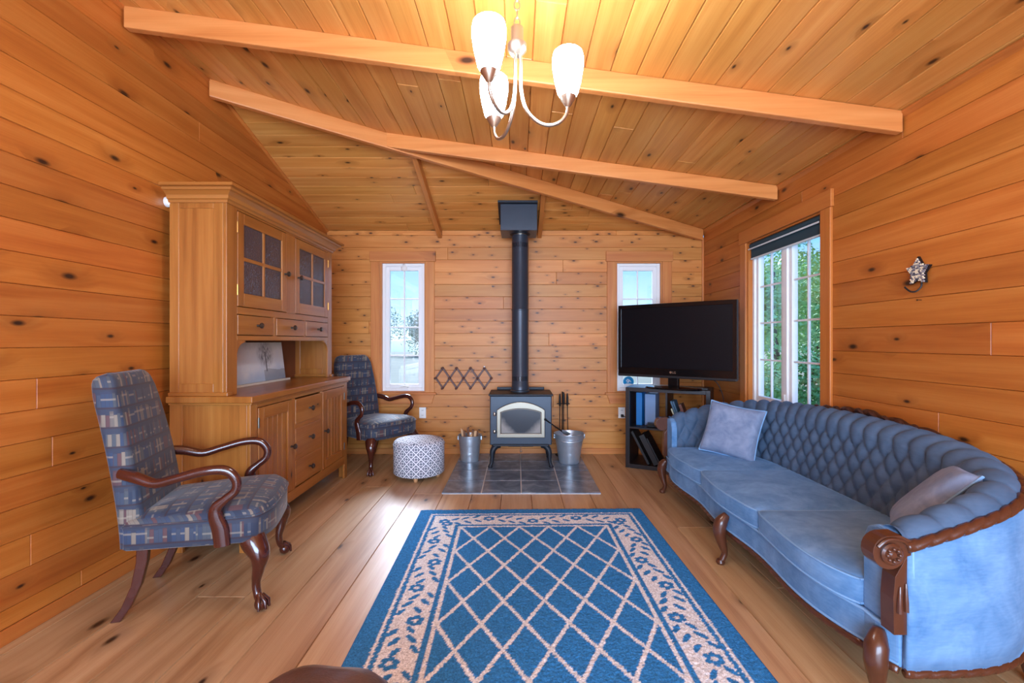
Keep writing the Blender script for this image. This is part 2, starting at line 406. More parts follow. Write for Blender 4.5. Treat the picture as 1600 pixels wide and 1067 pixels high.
t = NT('slate_tile')
o = t.obj(); rnd = t.n('ObjectInfo').outputs['Random']
f = t.noise(t.n('VectorMath', {0: o, 1: t.vec(t.m_('MULTIPLY', rnd, 30.0), 0.0, 0.0)}).outputs[0], 7, 5, 0.62, 0.8)
t.bsdf(color=t.ramp(f, [(0.25, srgb(74,88,104)), (0.55, srgb(108,124,142)), (0.8, srgb(156,168,182))]), rough=0.24, normal=t.bump(f, 0.1, 0.005))
M['slate'] = t.m

t = NT('rug_pile')
at = t.n('Attribute', attribute_name='rugcol').outputs['Color']
sp = t.noise(t.obj(), 130, 2, 0.75); big = t.noise(t.obj(), 60, 2)
sh = t.m_('MULTIPLY_ADD', sp, 2.0, 0.06)
c = t.mix(1.0, at, t.n('CombineColor', {0: sh, 1: sh, 2: sh}).outputs[0], 'MULTIPLY')
t.bsdf(color=c, rough=0.95, spec=0.1, normal=t.bump(t.m_('ADD', sp, t.m_('MULTIPLY', big, 0.6)), 0.6, 0.006))
M['rug'] = t.m

# misty tree print standing in the hutch (local coords: x along its width, z up)
t = NT('misty_tree_print')
x, y, z = t.xyz(t.obj())
n1 = t.noise(t.vec(x, 0.0, z), 5, 4, 0.6)
basec = t.ramp(t.m_('ADD', t.m_('MULTIPLY', z, 2.4), t.m_('MULTIPLY', t.m_('SUBTRACT', n1, 0.5), 0.5)),
               [(0.05, srgb(176,198,222)), (0.3, srgb(222,228,232)), (0.55, srgb(234,234,224)), (0.85, srgb(196,190,160))])
dx = t.m_('SUBTRACT', x, 0.60); dz = t.m_('SUBTRACT', z, 0.20)
rr = t.m_('SQRT', t.m_('ADD', t.m_('POWER', t.m_('MULTIPLY', dx, 8.0), 2.0), t.m_('POWER', t.m_('MULTIPLY', dz, 8.5), 2.0)))
tw = t.noise(t.vec(t.m_('MULTIPLY', x, 70.0), 0.0, t.m_('MULTIPLY', z, 26.0)), 1.0, 4, 0.7)
crown = t.m_('MULTIPLY', t.ramp(rr, [(0.45, (1,1,1,1)), (1.05, (0,0,0,1))]), t.ramp(tw, [(0.36, (0,0,0,1)), (0.6, (1,1,1,1))]))
trunk = t.m_('MULTIPLY', t.m_('LESS_THAN', t.m_('ABSOLUTE', dx), 0.008), t.m_('MULTIPLY', t.m_('GREATER_THAN', z, 0.07), t.m_('LESS_THAN', z, 0.22)))
gd = t.m_('MULTIPLY', t.m_('LESS_THAN', z, t.m_('MULTIPLY_ADD', n1, 0.06, 0.05)), t.m_('GREATER_THAN', x, 0.56))
dk = t.m_('MINIMUM', t.m_('ADD', t.m_('ADD', crown, trunk), t.m_('MULTIPLY', gd, 0.5)), 1.0)
t.bsdf(color=t.mix(t.m_('MULTIPLY', dk, 0.85), basec, srgb(54,54,56)), rough=0.3)
M['print'] = t.m

# ------------------------------------------------------------------ room dimensions
XL, XR, YB, YF = -2.03, 1.99, 4.92, -2.2
ZE = 2.385; SR = 0.134; SB = 0.2876
def z_right(x): return ZE+SR*(XR-x)
def z_back(y): return ZE+SB*(YB-y)
def y_hip(x): return YB-(SR/SB)*(XR-x)
ZT = z_right(XL); YH = y_hip(XL)

# ------------------------------------------------------------------ planks
def clip(poly, a, b, c):
    """keep a*x+b*y <= c"""
    out = []
    for i in range(len(poly)):
        p, q = poly[i], poly[(i+1) % len(poly)]
        dp, dq = a*p[0]+b*p[1]-c, a*q[0]+b*q[1]-c
        if dp <= 1e-9: out.append(p)
        if (dp < -1e-9 and dq > 1e-9) or (dp > 1e-9 and dq < -1e-9):
            k = dp/(dp-dq); out.append((p[0]+(q[0]-p[0])*k, p[1]+(q[1]-p[1])*k))
    return out
def area2(poly): return sum(poly[i][0]*poly[(i+1)%len(poly)][1]-poly[(i+1)%len(poly)][0]*poly[i][1] for i in range(len(poly)))/2
def inset(poly, d):
    if area2(poly) < 0: poly = poly[::-1]
    out = list(poly)
    for i in range(len(poly)):
        (x0,y0),(x1,y1) = poly[i], poly[(i+1)%len(poly)]
        L = math.hypot(x1-x0, y1-y0)
        if L < 1e-6: continue
        nx, ny = (y1-y0)/L, -(x1-x0)/L
        out = clip(out, nx, ny, nx*x0+ny*y0-d)
    return out
def plank(poly, fmap, mat, parent, thick=0.018, g=0.0022, ch=0.003, name='plank'):
    """convex board outline (2D); fmap(a, b, depth) -> world; chamfered face, square back"""
    if len(poly) < 3 or abs(area2(poly)) < 2e-4: return None
    if area2(poly) < 0: poly = poly[::-1]
    full = inset(poly, 0.0006); face = inset(poly, g+0.0006)
    if len(full) < 3: return None
    mb = MB()
    if len(face) == len(full):
        mb.loft([[fmap(a,b,0) for a,b in face], [fmap(a,b,ch) for a,b in full], [fmap(a,b,thick) for a,b in full]])
    else:
        mb.loft([[fmap(a,b,0.001) for a,b in full], [fmap(a,b,thick) for a,b in full]])
    return mb.build(name, mat, parent)
def rows(lo, hi, pitch, phase):
    k = math.floor((lo-phase)/pitch); out = []
    while phase+k*pitch < hi-1e-6:
        a, b = max(lo, phase+k*pitch), min(hi, phase+(k+1)*pitch)
        if b-a > 0.004: out.append((a, b))
        k += 1
    return out
def cuts(lo, hi, lmin, lmax, rng):
    """butt joints along a row"""
    xs = [lo]; x = lo+rng.uniform(0.4, lmax)
    while x < hi-0.5: xs.append(x); x += rng.uniform(lmin, lmax)
    xs.append(hi); return list(zip(xs[:-1], xs[1:]))
def board_wall(parent, fmap, mat, a0, a1, b0, b1, pitch, phase, holes=(), clips=(), lmin=1.6, lmax=3.6, seed=1):
    rng = random.Random(seed)
    for (z0, z1) in rows(b0, b1, pitch, phase):
        for (p0, p1) in cuts(a0, a1, lmin, lmax, rng):
            pieces = [(p0, p1, z0, z1)]
            for (h0, h1, g0, g1) in holes:
                nxt = []
                for (q0, q1, r0, r1) in pieces:
                    if q1 <= h0 or q0 >= h1 or r1 <= g0 or r0 >= g1: nxt.append((q0,q1,r0,r1)); continue
                    if q0 < h0: nxt.append((q0,h0,r0,r1))
                    if q1 > h1: nxt.append((h1,q1,r0,r1))
                    m0, m1 = max(q0,h0), min(q1,h1)
                    if r0 < g0: nxt.append((m0,m1,r0,g0))
                    if r1 > g1: nxt.append((m0,m1,g1,r1))
                pieces = nxt
            for (q0,q1,r0,r1) in pieces:
                poly = [(q0,r0),(q1,r0),(q1,r1),(q0,r1)]
                for c in clips:
                    poly = clip(poly, *c)
                    if len(poly) < 3: break
                plank(poly, fmap, mat, parent)
def slab(name, fmap, avals, bvals, holes, mat, d0=0.018, d1=0.12, clips=()):
    """backing wall: grid of blocks with the openings left out"""
    mb = MB()
    for a0, a1 in zip(avals[:-1], avals[1:]):
        for b0, b1 in zip(bvals[:-1], bvals[1:]):
            ca, cb = (a0+a1)/2, (b0+b1)/2
            if any(h[0] < ca < h[1] and h[2] < cb < h[3] for h in holes): continue
            poly = [(a0,b0),(a1,b0),(a1,b1),(a0,b1)]
            for c in clips: poly = clip(poly, *c)
            if len(poly) < 3: continue
            mb.prism(poly, lambda a,b: fmap(a,b,d0), lambda a,b: fmap(a,b,d1))
    o = mb.build(name, mat); o['kind'] = 'structure'; return o

WZ0, WZ1 = 0.656, 2.05
W1 = (-1.46, -0.978); W2 = (1.056, 1.548); W3 = (3.00, 3.98)
fm_left = lambda a, b, d: (XL-d, a, b)
fm_right = lambda a, b, d: (XR+d, a, b)
fm_back = lambda a, b, d: (a, YB+d, b)
fm_front = lambda a, b, d: (a, YF-d, b)
lclip = (SB, 1.0, ZE+SB*YB)       # z <= z_back(y)
wl = slab('wall_left', fm_left, [YF, YB], [0, ZT], [], M['groove'], clips=[lclip])
board_wall(wl, fm_left, M['pine_side'], YF, YB, 0.06, ZT, 0.130, 1.174, clips=[lclip], seed=3, lmin=2.0, lmax=4.0)
hole3 = (W3[0]-0.0, W3[1]+0.0, WZ0, WZ1)
wr_ = slab('wall_right', fm_right, [YF, W3[0], W3[1], YB], [0, WZ0, WZ1, ZE+0.06], [hole3], M['groove'])
board_wall(wr_, fm_right, M['pine_side'], YF, YB, 0.06, ZE, 0.1385, 1.280, holes=[hole3], seed=5, lmin=2.0, lmax=4.0)
h1 = (W1[0], W1[1], WZ0, WZ1); h2 = (W2[0], W2[1], WZ0, WZ1)
wb = slab('wall_back', fm_back, [XL, W1[0], W1[1], W2[0], W2[1], XR], [0, WZ0, WZ1, ZE+0.03], [h1, h2], M['groove'])
board_wall(wb, fm_back, M['pine_back'], XL, XR, 0.06, ZE, 0.131, 0.762, holes=[h1, h2], seed=11, lmin=2.0, lmax=3.6)
# wall behind the camera: only the surround of an opening invented for fill light
wf = slab('wall_front', fm_front, [XL, -1.65, 1.65, XR], [0, 0.1, 2.3, z_right(XR)], [(-1.65, 1.65, 0.1, 2.3)], M['pine_back'])
MB().prism([(XL, ZE), (XR, ZE), (XL, ZT)], lambda a,b: (a, YF, b), lambda a,b: (a, YF-0.12, b)).build('gable', M['pine_back'], wf)

# ceiling: the long slope falling to the right, the hip falling to the back wall
ce = MB()
fm_cr = lambda x, y, d: (x, y, z_right(x)+d)
fm_cb = lambda x, y, d: (x, y, z_back(y)+d)
OV = 0.14; RH = SR/SB
ce.prism([(XL-OV,YF-OV),(XR+OV,YF-OV),(XR+OV,YB+RH*OV),(XL-OV,YH-RH*OV)], lambda x,y: fm_cr(x,y,0.019), lambda x,y: fm_cr(x,y,0.1))
ce.prism([(XL-OV,YH-RH*OV),(XR+OV,YB+RH*OV),(XR+OV,YB+OV),(XL-OV,YB+OV)], lambda x,y: fm_cb(x,y,0.019), lambda x,y: fm_cb(x,y,0.1))
ceil = ce.build('ceiling', M['groove']); ceil['kind'] = 'structure'
rng = random.Random(21)
for (x0, x1) in rows(XL, XR, 0.134, -0.055):
    for (y0, y1) in cuts(YF, YB, 3.2, 5.2, rng):
        # below the hip line: y <= y_hip(x)
        poly = clip([(x0,y0),(x1,y0),(x1,y1),(x0,y1)], -SR/SB, 1.0, YB-(SR/SB)*XR)
        plank(poly, fm_cr, M['pine_ceil'], ceil, g=0.004, ch=0.007)
for (y0, y1) in rows(YH, YB, 0.126, YB):
    for (x0, x1) in cuts(XL, XR, 1.8, 3.2, rng):
        poly = clip([(x0,y0),(x1,y0),(x1,y1),(x0,y1)], SR/SB, -1.0, -(YB-(SR/SB)*XR))
        plank(poly, fm_cb, M['pine_hip'], ceil)

# floor boards
fl = MB().box((XL-0.12, YF-0.12, -0.15), (XR+0.12, YB+0.12, -0.025)).build('floor', M['groove']); fl['kind'] = 'structure'
fm_fl = lambda x, y, d: (x, y, -d)
rng = random.Random(4)
for (x0, x1) in rows(XL, XR, 0.231, 0.11):
    for (y0, y1) in cuts(YF, YB, 2.2, 4.0, rng):
        plank([(x0,y0),(x1,y0),(x1,y1),(x0,y1)], fm_fl, M['floor'], fl, thick=0.025, g=0.0026, ch=0.006)

# baseboards, corner and ceiling trim
for nm, lo, hi, mt in (('baseboard_left', (XL, YF, 0), (XL+0.012, YB, 0.062), 'case_hy'), ('baseboard_right', (XR-0.012, YF, 0), (XR, YB, 0.062), 'case_hy'),
                       ('baseboard_back', (XL+0.012, YB-0.012, 0), (XR-0.012, YB, 0.062), 'case_h')):
    o = MB().box(lo, hi).build(nm, M[mt], bevel=0.003); o['kind'] = 'structure'
o = MB().box((XR-0.02, YB-0.02, 0.062), (XR, YB, ZE-0.08)).build('trim_1', M['case_v'], bevel=0.004); o['kind'] = 'structure'
o = MB().prism([(0,0),(-0.022,0.0),(-0.022,-0.012),(0,-0.034)], lambda a,b: (XR+a, YF, ZE+b), lambda a,b: (XR+a, YB, ZE+b)).build('trim_2', M['case_hy'], bevel=0.002); o['kind'] = 'structure'
o = MB().prism([(0,0),(0.018,0.0),(0.018,-0.012),(0,-0.02)], lambda a,b: (XL+a, YF, ZT+b), lambda a,b: (XL+a, YH, ZT+b)).build('trim_3', M['case_hy'], bevel=0.002); o['kind'] = 'structure'
o = MB().prism([(0,0),(0.018,0.0),(0.018,-0.012),(0,-0.02)], lambda a,b: (XL+a, YH, ZT+b), lambda a,b: (XL+a, YB, ZE+b)).build('trim_4', M['case_hy'], bevel=0.002); o['kind'] = 'structure'

# ceiling beams
def beam(p0, p1, w, h, mat, label, side):
    """p0, p1: top corners on the ceiling; side: horizontal unit vector of the thickness"""
    p0 = Vector(p0); p1 = Vector(p1); s = Vector(side)*w; dn = Vector((0,0,-h))
    mb = MB(); mb.loft([[p0, p0+s, p0+s+dn, p0+dn], [p1, p1+s, p1+s+dn, p1+dn]])
    o = mb.build('ceiling_beam', mat, bevel=0.006); tag(o, label, 'beam', 'exposed ceiling beams'); return o
for yb, lab in ((2.36, 'long pale wood ceiling beam nearest the chandelier, from left wall to right wall'), (1.23, 'pale wood ceiling beam overhead in front of the chandelier')):
    beam((XL+0.012, yb, z_right(XL)), (XR-0.012, yb, z_right(XR)), 0.045, 0.112, M['beam_x'], lab, (0,1,0))
xh = XR-(YB-3.495)*SB/SR
beam((xh+0.02, 3.495, z_right(xh)), (XR-0.012, 3.495, z_right(XR)), 0.045, 0.108, M['beam_x'], 'pale wood ceiling beam ending just above the window on the right wall', (0,1,0))
hd = Vector((XR-XL, YB-YH, 0)).normalized(); hn = Vector((hd.y, -hd.x, 0))
pA = Vector((XL+0.012, YH-0.03, z_right(XL)))
beam(pA+hn*0.0, Vector((XR-0.02, YB-0.05, ZE+0.002)), 0.045, 0.115, M['beam_x'], 'diagonal hip beam running from the left wall top to the back right corner', -hn)
for xb, lab in ((-0.845, 'short wooden rafter on the back ceiling slope, left of the stove pipe'), (0.215, 'short wooden rafter on the back ceiling slope, beside the stove pipe box')):
    beam((xb, y_hip(xb)+0.05, z_back(y_hip(xb)+0.05)), (xb, YB-0.002, ZE), 0.045, 0.085, M['beam_y'], lab, (1,0,0))

# ------------------------------------------------------------------ windows
def lite(parent, fm, a0, a1, b0, b1, d, na, nb, fw=0.04, bar=0.014, depth=0.045):
    """sash: frame members, bars and one pane for each light; fm(a, b, depth)"""
    def bxx(nm, p0, p1, q0, q1, d0, d1, mt, bv=0.003):
        mb = MB(); mb.prism([(p0,q0),(p1,q0),(p1,q1),(p0,q1)], lambda a,b: fm(a,b,d0), lambda a,b: fm(a,b,d1))
        return mb.build(nm, mt, parent, bevel=bv)
    bxx('sash_stile', a0, a0+fw, b0, b1, d, d+depth, M['vinyl']); bxx('sash_stile', a1-fw, a1, b0, b1, d, d+depth, M['vinyl'])
    bxx('sash_rail', a0+fw, a1-fw, b0, b0+fw, d, d+depth, M['vinyl']); bxx('sash_rail', a0+fw, a1-fw, b1-fw, b1, d, d+depth, M['vinyl'])
    ga0, ga1, gb0, gb1 = a0+fw, a1-fw, b0+fw, b1-fw
    for i in range(1, na):
        x = ga0+(ga1-ga0)*i/na; bxx('muntin', x-bar/2, x+bar/2, gb0, gb1, d+0.012, d+0.03, M['vinyl'], 0.002)
    for j in range(1, nb):
        x = gb0+(gb1-gb0)*j/nb; bxx('muntin', ga0, ga1, x-bar/2, x+bar/2, d+0.0125, d+0.0295, M['vinyl'], 0.002)
    for i in range(na):
        for j in range(nb):
            pa0, pa1 = ga0+(ga1-ga0)*i/na+bar/2, ga0+(ga1-ga0)*(i+1)/na-bar/2
            pb0, pb1 = gb0+(gb1-gb0)*j/nb+bar/2, gb0+(gb1-gb0)*(j+1)/nb-bar/2
            bxx('glass_pane', pa0, pa1, pb0, pb1, d+0.019, d+0.023, M['glass'], 0)
def window(name, fm, a0, a1, b0, b1, sashes, cas=0.098, vert='case_v', hor='case_h', head_over=0.012, apron=True):
    w = structure(name)
    def brd(nm, poly, d0, d1, mt, bv=0.004):
        mb = MB(); mb.prism(poly, lambda a,b: fm(a,b,d0), lambda a,b: fm(a,b,d1)); return mb.build(nm, M[mt], w, bevel=bv)
    R = lambda p0,p1,q0,q1: [(p0,q0),(p1,q0),(p1,q1),(p0,q1)]
    brd('casing', R(a0-cas, a0, b0, b1), -0.02, 0.0, vert); brd('casing', R(a1, a1+cas, b0, b1), -0.02, 0.0, vert)
    brd('head_casing', R(a0-cas-head_over, a1+cas+head_over, b1, b1+0.112), -0.024, 0.0, hor)
    brd('jamb', R(a0, a0+0.012, b0, b1), 0.0, 0.13, vert, 0); brd('jamb', R(a1-0.012, a1, b0, b1), 0.0, 0.13, vert, 0)
    brd('jamb', R(a0+0.012, a1-0.012, b1-0.012, b1), 0.0, 0.13, hor, 0); brd('jamb', R(a0+0.012, a1-0.012, b0, b0+0.012), 0.0, 0.13, hor, 0)
    brd('sill', R(a0-cas-0.02, a1+cas+0.02, b0-0.022, b0), -0.036, 0.0, hor)
    if apron:
        brd('apron', [(a0-cas+0.03, b0-0.12), (a1+cas-0.03, b0-0.12), (a1+cas, b0-0.022), (a0-cas, b0-0.022)], -0.018, 0.0, hor)
    # outer vinyl frame
    i0, i1, j0, j1 = a0+0.012, a1-0.012, b0+0.012, b1-0.012; fr = 0.034
    for p in (R(i0, i0+fr, j0, j1), R(i1-fr, i1, j0, j1), R(i0+fr, i1-fr, j0, j0+fr), R(i0+fr, i1-fr, j1-fr, j1)):
        mb = MB(); mb.prism(p, lambda a,b: fm(a,b,0.035), lambda a,b: fm(a,b,0.12)); mb.build('vinyl_frame', M['vinyl'], w, bevel=0.004)
    n = len(sashes); span = (i1-i0-2*fr)/n
    for k in range(n):
        s0 = i0+fr+span*k
        if k > 0:
            mb = MB(); mb.prism(R(s0-0.03, s0+0.03, j0+fr, j1-fr), lambda a,b: fm(a,b,0.035), lambda a,b: fm(a,b,0.12)); mb.build('mullion', M['vinyl'], w, bevel=0.004)
        e0 = 0.03 if k > 0 else 0.0; e1 = 0.03 if k < n-1 else 0.0
        lite(w, fm, s0+e0, s0+span-e1, j0+fr, j1-fr, 0.05, *sashes[k])
    return w
w1 = window('window_1', fm_back, W1[0], W1[1], WZ0, WZ1, [(2, 4)])
w2 = window('window_2', fm_back, W2[0], W2[1], WZ0, WZ1, [(2, 4)])
w3 = window('window_3', fm_right, W3[0], W3[1], WZ0, WZ1, [(2, 4), (2, 4)], vert='case_vy', hor='case_hy')
for w, c in ((w1, (W1[0]+W1[1])/2), (w2, (W2[0]+W2[1])/2)):
    k = MB(); k.box((c-0.045, YB+0.012, 0.695), (c+0.045, YB+0.05, 0.71)); k.tube([(c-0.03, YB+0.02, 0.712), (c+0.02, YB+0.004, 0.724), (c+0.06, YB-0.002, 0.716)], 0.006, 8)
    k.build('crank_handle', M['white_plastic'], w, smooth=True)
k = MB(); k.box((XR+0.022, 3.475, 0.72), (XR+0.036, 3.505, 0.80)); k.build('latch', M['white_plastic'], w3, bevel=0.003)

# roller blind of the side window
b = thing('roller_blind', 'dark teal roller blind rolled up at the top of the side window', 'blind', (XR+0.02, 3.49, 1.93))
MB().box((-0.006, -0.455, -0.02), (0.006, 0.455, 0.085)).build('blind_fabric', M['blind'], b)
MB().lathe([(0.022, -0.46), (0.022, 0.46)], (0.0, 0, 0.085), 16, 'y').build('roller', M['blind'], b, smooth=True)
MB().box((-0.012, -0.455, -0.032), (0.012, 0.455, -0.02)).build('hem_bar', M['blind_rail'], b, bevel=0.002)
MB().box((-0.03, -0.462, 0.05), (-0.024, 0.462, 0.062)).build('head_rail', M['blind_rail'], b, bevel=0.001)

# little things on the windows
sc_ = thing('hanging_crystal', 'small clear round ornament stuck to the top of the left back window', 'ornament', (-1.215, YB+0.03, 1.985))
MB().sphere((0, 0, 0), 0.034, 14, 8, (1, 0.5, 1)).build('crystal', M['white_plastic'], sc_, smooth=True)
MB().lathe([(0.012, 0), (0.016, 0.006), (0.004, 0.014)], (0, 0.0, 0.036), 12, 'z').build('suction_cup', M['white_plastic'], sc_, smooth=True)
st = thing('window_sticker', 'round blue sticker with white print on the right back window', 'sticker', (1.205, YB+0.066, 0.765))
MB().lathe([(0.058, 0), (0.058, 0.002)], (0, 0, 0), 28, 'y').build('disc', M['sticker'], st)
pr = MB(); pr.box((-0.026, -0.001, -0.028), (0.028, 0.0005, -0.018)); pr.tube([(-0.025,0,0.006),(-0.01,0,0.026),(0.006,0,0.022),(-0.004,0,0.006),(-0.02,0,-0.006),(0.0,0,-0.006),(0.014,0,0.014),(0.026,0,-0.004)], 0.005, 6)
pr.build('print', M['tip_white'], st)

# ------------------------------------------------------------------ hearth
he = MB().box((-0.592, 3.622, 0.0), (0.658, 4.893, 0.0085)).build('hearth', M['grout']); tag(he, 'slate grey tiled hearth pad on the floor under the stove', 'hearth')
for i in range(4):
    for j in range(4):
        x0 = -0.597+i*0.315; y0 = 3.617+j*0.32
        fmh = lambda x, y, d: (x, y, 0.0115-d)
        plank([(x0+0.004,y0+0.004),(x0+0.311,y0+0.004),(x0+0.311,y0+0.316),(x0+0.004,y0+0.316)], fmh, M['slate'], he, thick=0.006, g=0.001, ch=0.0015, name='tile')
# ------------------------------------------------------------------ sideboard and hutch (local: x out from the wall, y into the depth)
HX, HY = -1.97, 2.61
HW = 1.48
sb = thing('sideboard', 'honey wood sideboard base with beadboard doors and three middle drawers, under the hutch', 'sideboard', (HX, HY, 0))
D = 0.46
def knob(parent, x, y, z, mat='pewter', s=1.25):
    MB().lathe([(0.006*s, 0), (0.005*s, 0.012*s), (0.008*s, 0.016*s), (0.0145*s, 0.02*s), (0.015*s, 0.027*s), (0.009*s, 0.032*s)], (x, y, z), 12, 'x').build('knob', M[mat], parent, smooth=True)
# carcass
for y0, y1 in ((0.0, 0.02), (HW-0.02, HW)):
    MB().box((0.02, y0+ (0.006 if y0 == 0 else 0), 0.14), (D-0.03, y1-(0.006 if y0 > 0 else 0), 0.852)).build('side_panel', M['hut_x'], sb)
for x0, x1 in ((0.0, 0.075), (D-0.065, D-0.02)):
    for y0, y1 in ((0.0, 0.022), (HW-0.022, HW)):
        MB().box((x0, y0, 0.0), (x1, y1, 0.852)).build('leg', M['hut_x'], sb, bevel=0.003)
for y0, y1 in ((0.0, 0.06), (HW-0.06, HW)):
    MB().box((D-0.02, y0, 0.0), (D, y1, 0.852)).build('leg', M['hut_z'], sb, bevel=0.003)
for y0 in (0.0, HW-0.022):
    MB().box((0.075, y0, 0.13), (D-0.065, y0+0.022, 0.19)).build('side_rail', M['hut_y'], sb, bevel=0.002)
MB().box((0.0, 0.022, 0.13), (0.012, HW-0.022, 0.85)).build('back_panel', M['hut_in'], sb)
MB().box((0.012, 0.022, 0.14), (D-0.05, HW-0.022, 0.16)).build('bottom_board', M['hut_in'], sb)
MB().box((D-0.02, 0.06, 0.13), (D, HW-0.06, 0.20)).build('bottom_rail', M['hut_y'], sb, bevel=0.003)
MB().box((D-0.02, 0.06, 0.815), (D, HW-0.06, 0.852)).build('top_rail', M['hut_y'], sb, bevel=0.003)
DL0, DL1, DR0, DR1, DD0, DD1 = 0.075, 0.485, 0.965, HW-0.075, 0.525, 0.935
for a, c in ((0.06, DL0), (DL1, DD0), (DD1, DR0), (DR1, HW-0.06)):
    MB().box((D-0.02, a, 0.20), (D, c, 0.815)).build('stile', M['hut_z'], sb, bevel=0.002)
MB().box((0.012, 0.022, 0.3), (D-0.06, HW-0.022, 0.3005)).build('shelf', M['hut_in'], sb)
MB().box((-0.005, -0.024, 0.852), (D+0.024, HW+0.024, 0.89)).build('worktop', M['hut_t'], sb, bevel=0.006, seg=3)
MB().box((0.0, -0.01, 0.84), (D+0.01, HW+0.01, 0.852)).build('cornice', M['hut_y'], sb, bevel=0.003)
def bead_door(y0, y1, z0, z1, knob_y, knob_z, hinge_y):
    d = MB().box((D-0.028, y0+0.002, z0+0.002), (D-0.016, y1-0.002, z1-0.002)).build('door', M['hut_in'], sb)
    fw = 0.06; g = 0.004
    MB().box((D-0.022, y0+g, z0+g), (D+0.003, y0+fw, z1-g)).build('door_stile', M['hut_z'], d, bevel=0.003)
    MB().box((D-0.022, y1-fw, z0+g), (D+0.003, y1-g, z1-g)).build('door_stile', M['hut_z'], d, bevel=0.003)
    MB().box((D-0.022, y0+fw, z1-0.075), (D+0.003, y1-fw, z1-g)).build('door_rail', M['hut_y'], d, bevel=0.003)
    MB().box((D-0.022, y0+fw, z0+g), (D+0.003, y1-fw, z0+0.07)).build('door_rail', M['hut_y'], d, bevel=0.003)
    n = 5; w = (y1-y0-2*fw)/n
    for i in range(n):
        MB().box((D-0.02, y0+fw+i*w+0.0015, z0+0.07), (D-0.008, y0+fw+(i+1)*w-0.0015, z1-0.075)).build('beadboard', M['hut_z'], d, bevel=0.003)
    knob(d, D+0.003, knob_y, knob_z)
    for hz in (z0+0.09, z1-0.09):
        MB().lathe([(0.006, -0.03), (0.006, 0.03)], (D+0.004, hinge_y, hz), 8, 'z').build('hinge', M['pewter'], d, smooth=True)
bead_door(DL0, DL1, 0.20, 0.815, DL1-0.025, 0.50, DL0+0.001)
bead_door(DR0, DR1, 0.20, 0.815, DR0+0.03, 0.50, DR1-0.001)
for z0, z1 in ((0.635, 0.805), (0.42, 0.605), (0.21, 0.388)):
    dr = MB().box((D-0.05, DD0+0.004, z0), (D+0.003, DD1-0.004, z1)).build('drawer', M['hut_y'], sb, bevel=0.004)
    knob(dr, D+0.003, (DD0+DD1)/2, (z0+z1)/2)
for z0, z1 in ((0.605, 0.635), (0.388, 0.42)):
    MB().box((D-0.02, DD0, z0), (D, DD1, z1)).build('drawer_rail', M['hut_y'], sb, bevel=0.002)

hu = thing('hutch', 'honey wood hutch with glazed doors, crown moulding and open niche on the sideboard', 'hutch', (HX, HY, 0.89))
E = 0.325; T = 1.125   # top of the carcass above the worktop
zz = lambda z: z-0.89
for y0 in (0.0, HW-0.022):
    MB().box((0.0, y0+0.004, 0.0), (E-0.02, y0+0.018, T)).build('side_panel', M['hut_x'], hu)
    for x0, x1, z0, z1 in ((0.0, 0.055, 0, T), (E-0.075, E-0.02, 0, T), (0.055, E-0.075, 0.0, 0.07), (0.055, E-0.075, T-0.06, T)):
        MB().box((x0, y0, z0), (x1, y0+0.022, z1)).build('side_frame', M['hut_x'], hu, bevel=0.003)
for y0 in (-0.012, HW-0.034):
    MB().box((-0.0, y0, 0.0), (E+0.012, y0+0.046, 0.022)).build('foot_moulding', M['hut_y'], hu, bevel=0.004)
MB().box((0.0, 0.022, 0.0), (0.012, HW-0.022, T)).build('back_panel', M['hut_in'], hu)
MB().box((0.0, 0.022, T-0.02), (E-0.02, HW-0.022, T)).build('top_board', M['hut_in'], hu)
MB().box((0.012, 0.022, zz(1.21)), (E-0.02, HW-0.022, zz(1.225))).build('niche_ceiling', M['hut_in'], hu)
MB().box((0.012, 0.022, zz(1.372)), (E-0.03, HW-0.022, zz(1.39))).build('shelf', M['hut_in'], hu)
MB().box((0.012, 0.022, zz(1.68)), (E-0.06, HW-0.022, zz(1.695))).build('shelf', M['hut_in'], hu)
UL0, UL1, UR0, UR1 = 0.098, 0.68, 0.808, HW-0.085
MB().box((E-0.02, 0.0, 0.0), (E, UL0, T)).build('stile', M['hut_z'], hu, bevel=0.003)
MB().box((E-0.02, UR1, 0.0), (E, HW, T)).build('stile', M['hut_z'], hu, bevel=0.003)
MB().box((E-0.02, UL1, zz(1.405)), (E, UR0, zz(1.973))).build('stile', M['hut_z'], hu, bevel=0.002)
MB().box((E-0.02, UL0, zz(1.973)), (E, UR1, T)).build('frieze_rail', M['hut_y'], hu, bevel=0.002)
MB().box((E-0.02, UL0, zz(1.362)), (E, UR1, zz(1.405))).build('rail', M['hut_y'], hu, bevel=0.002)
MB().box((E-0.02, UL0, zz(1.206)), (E, UR1, zz(1.236))).build('rail', M['hut_y'], hu, bevel=0.002)
# quarter-round brackets of the niche
for s, ye in ((1, UL0), (-1, UR1)):
    poly = [(0,0), (0.085,0)]+[(0.085-0.085*math.sin(a)*1.0+0.0, -0.085*(1-math.cos(a))-0.012) for a in [PI/2*i/8 for i in range(9)]]
    MB().prism(poly, lambda a,b: (E-0.019, ye+s*a, zz(1.207)+b), lambda a,b: (E-0.002, ye+s*a, zz(1.207)+b)).build('bracket', M['hut_z'], hu)
DRW = [(UL0, 0.509), (0.537, 0.947), (0.977, UR1)]
for i, (y0, y1) in enumerate(DRW):
    dr = MB().box((E-0.06, y0+0.005, zz(1.240)), (E+0.002, y1-0.005, zz(1.358))).build('drawer', M['hut_y'], hu, bevel=0.003)
    knob(dr, E+0.002, (y0+y1)/2, zz(1.30))
    if i < 2: MB().box((E-0.02, y1, zz(1.236)), (E, DRW[i+1][0], zz(1.362))).build('stile', M['hut_z'], hu, bevel=0.002)
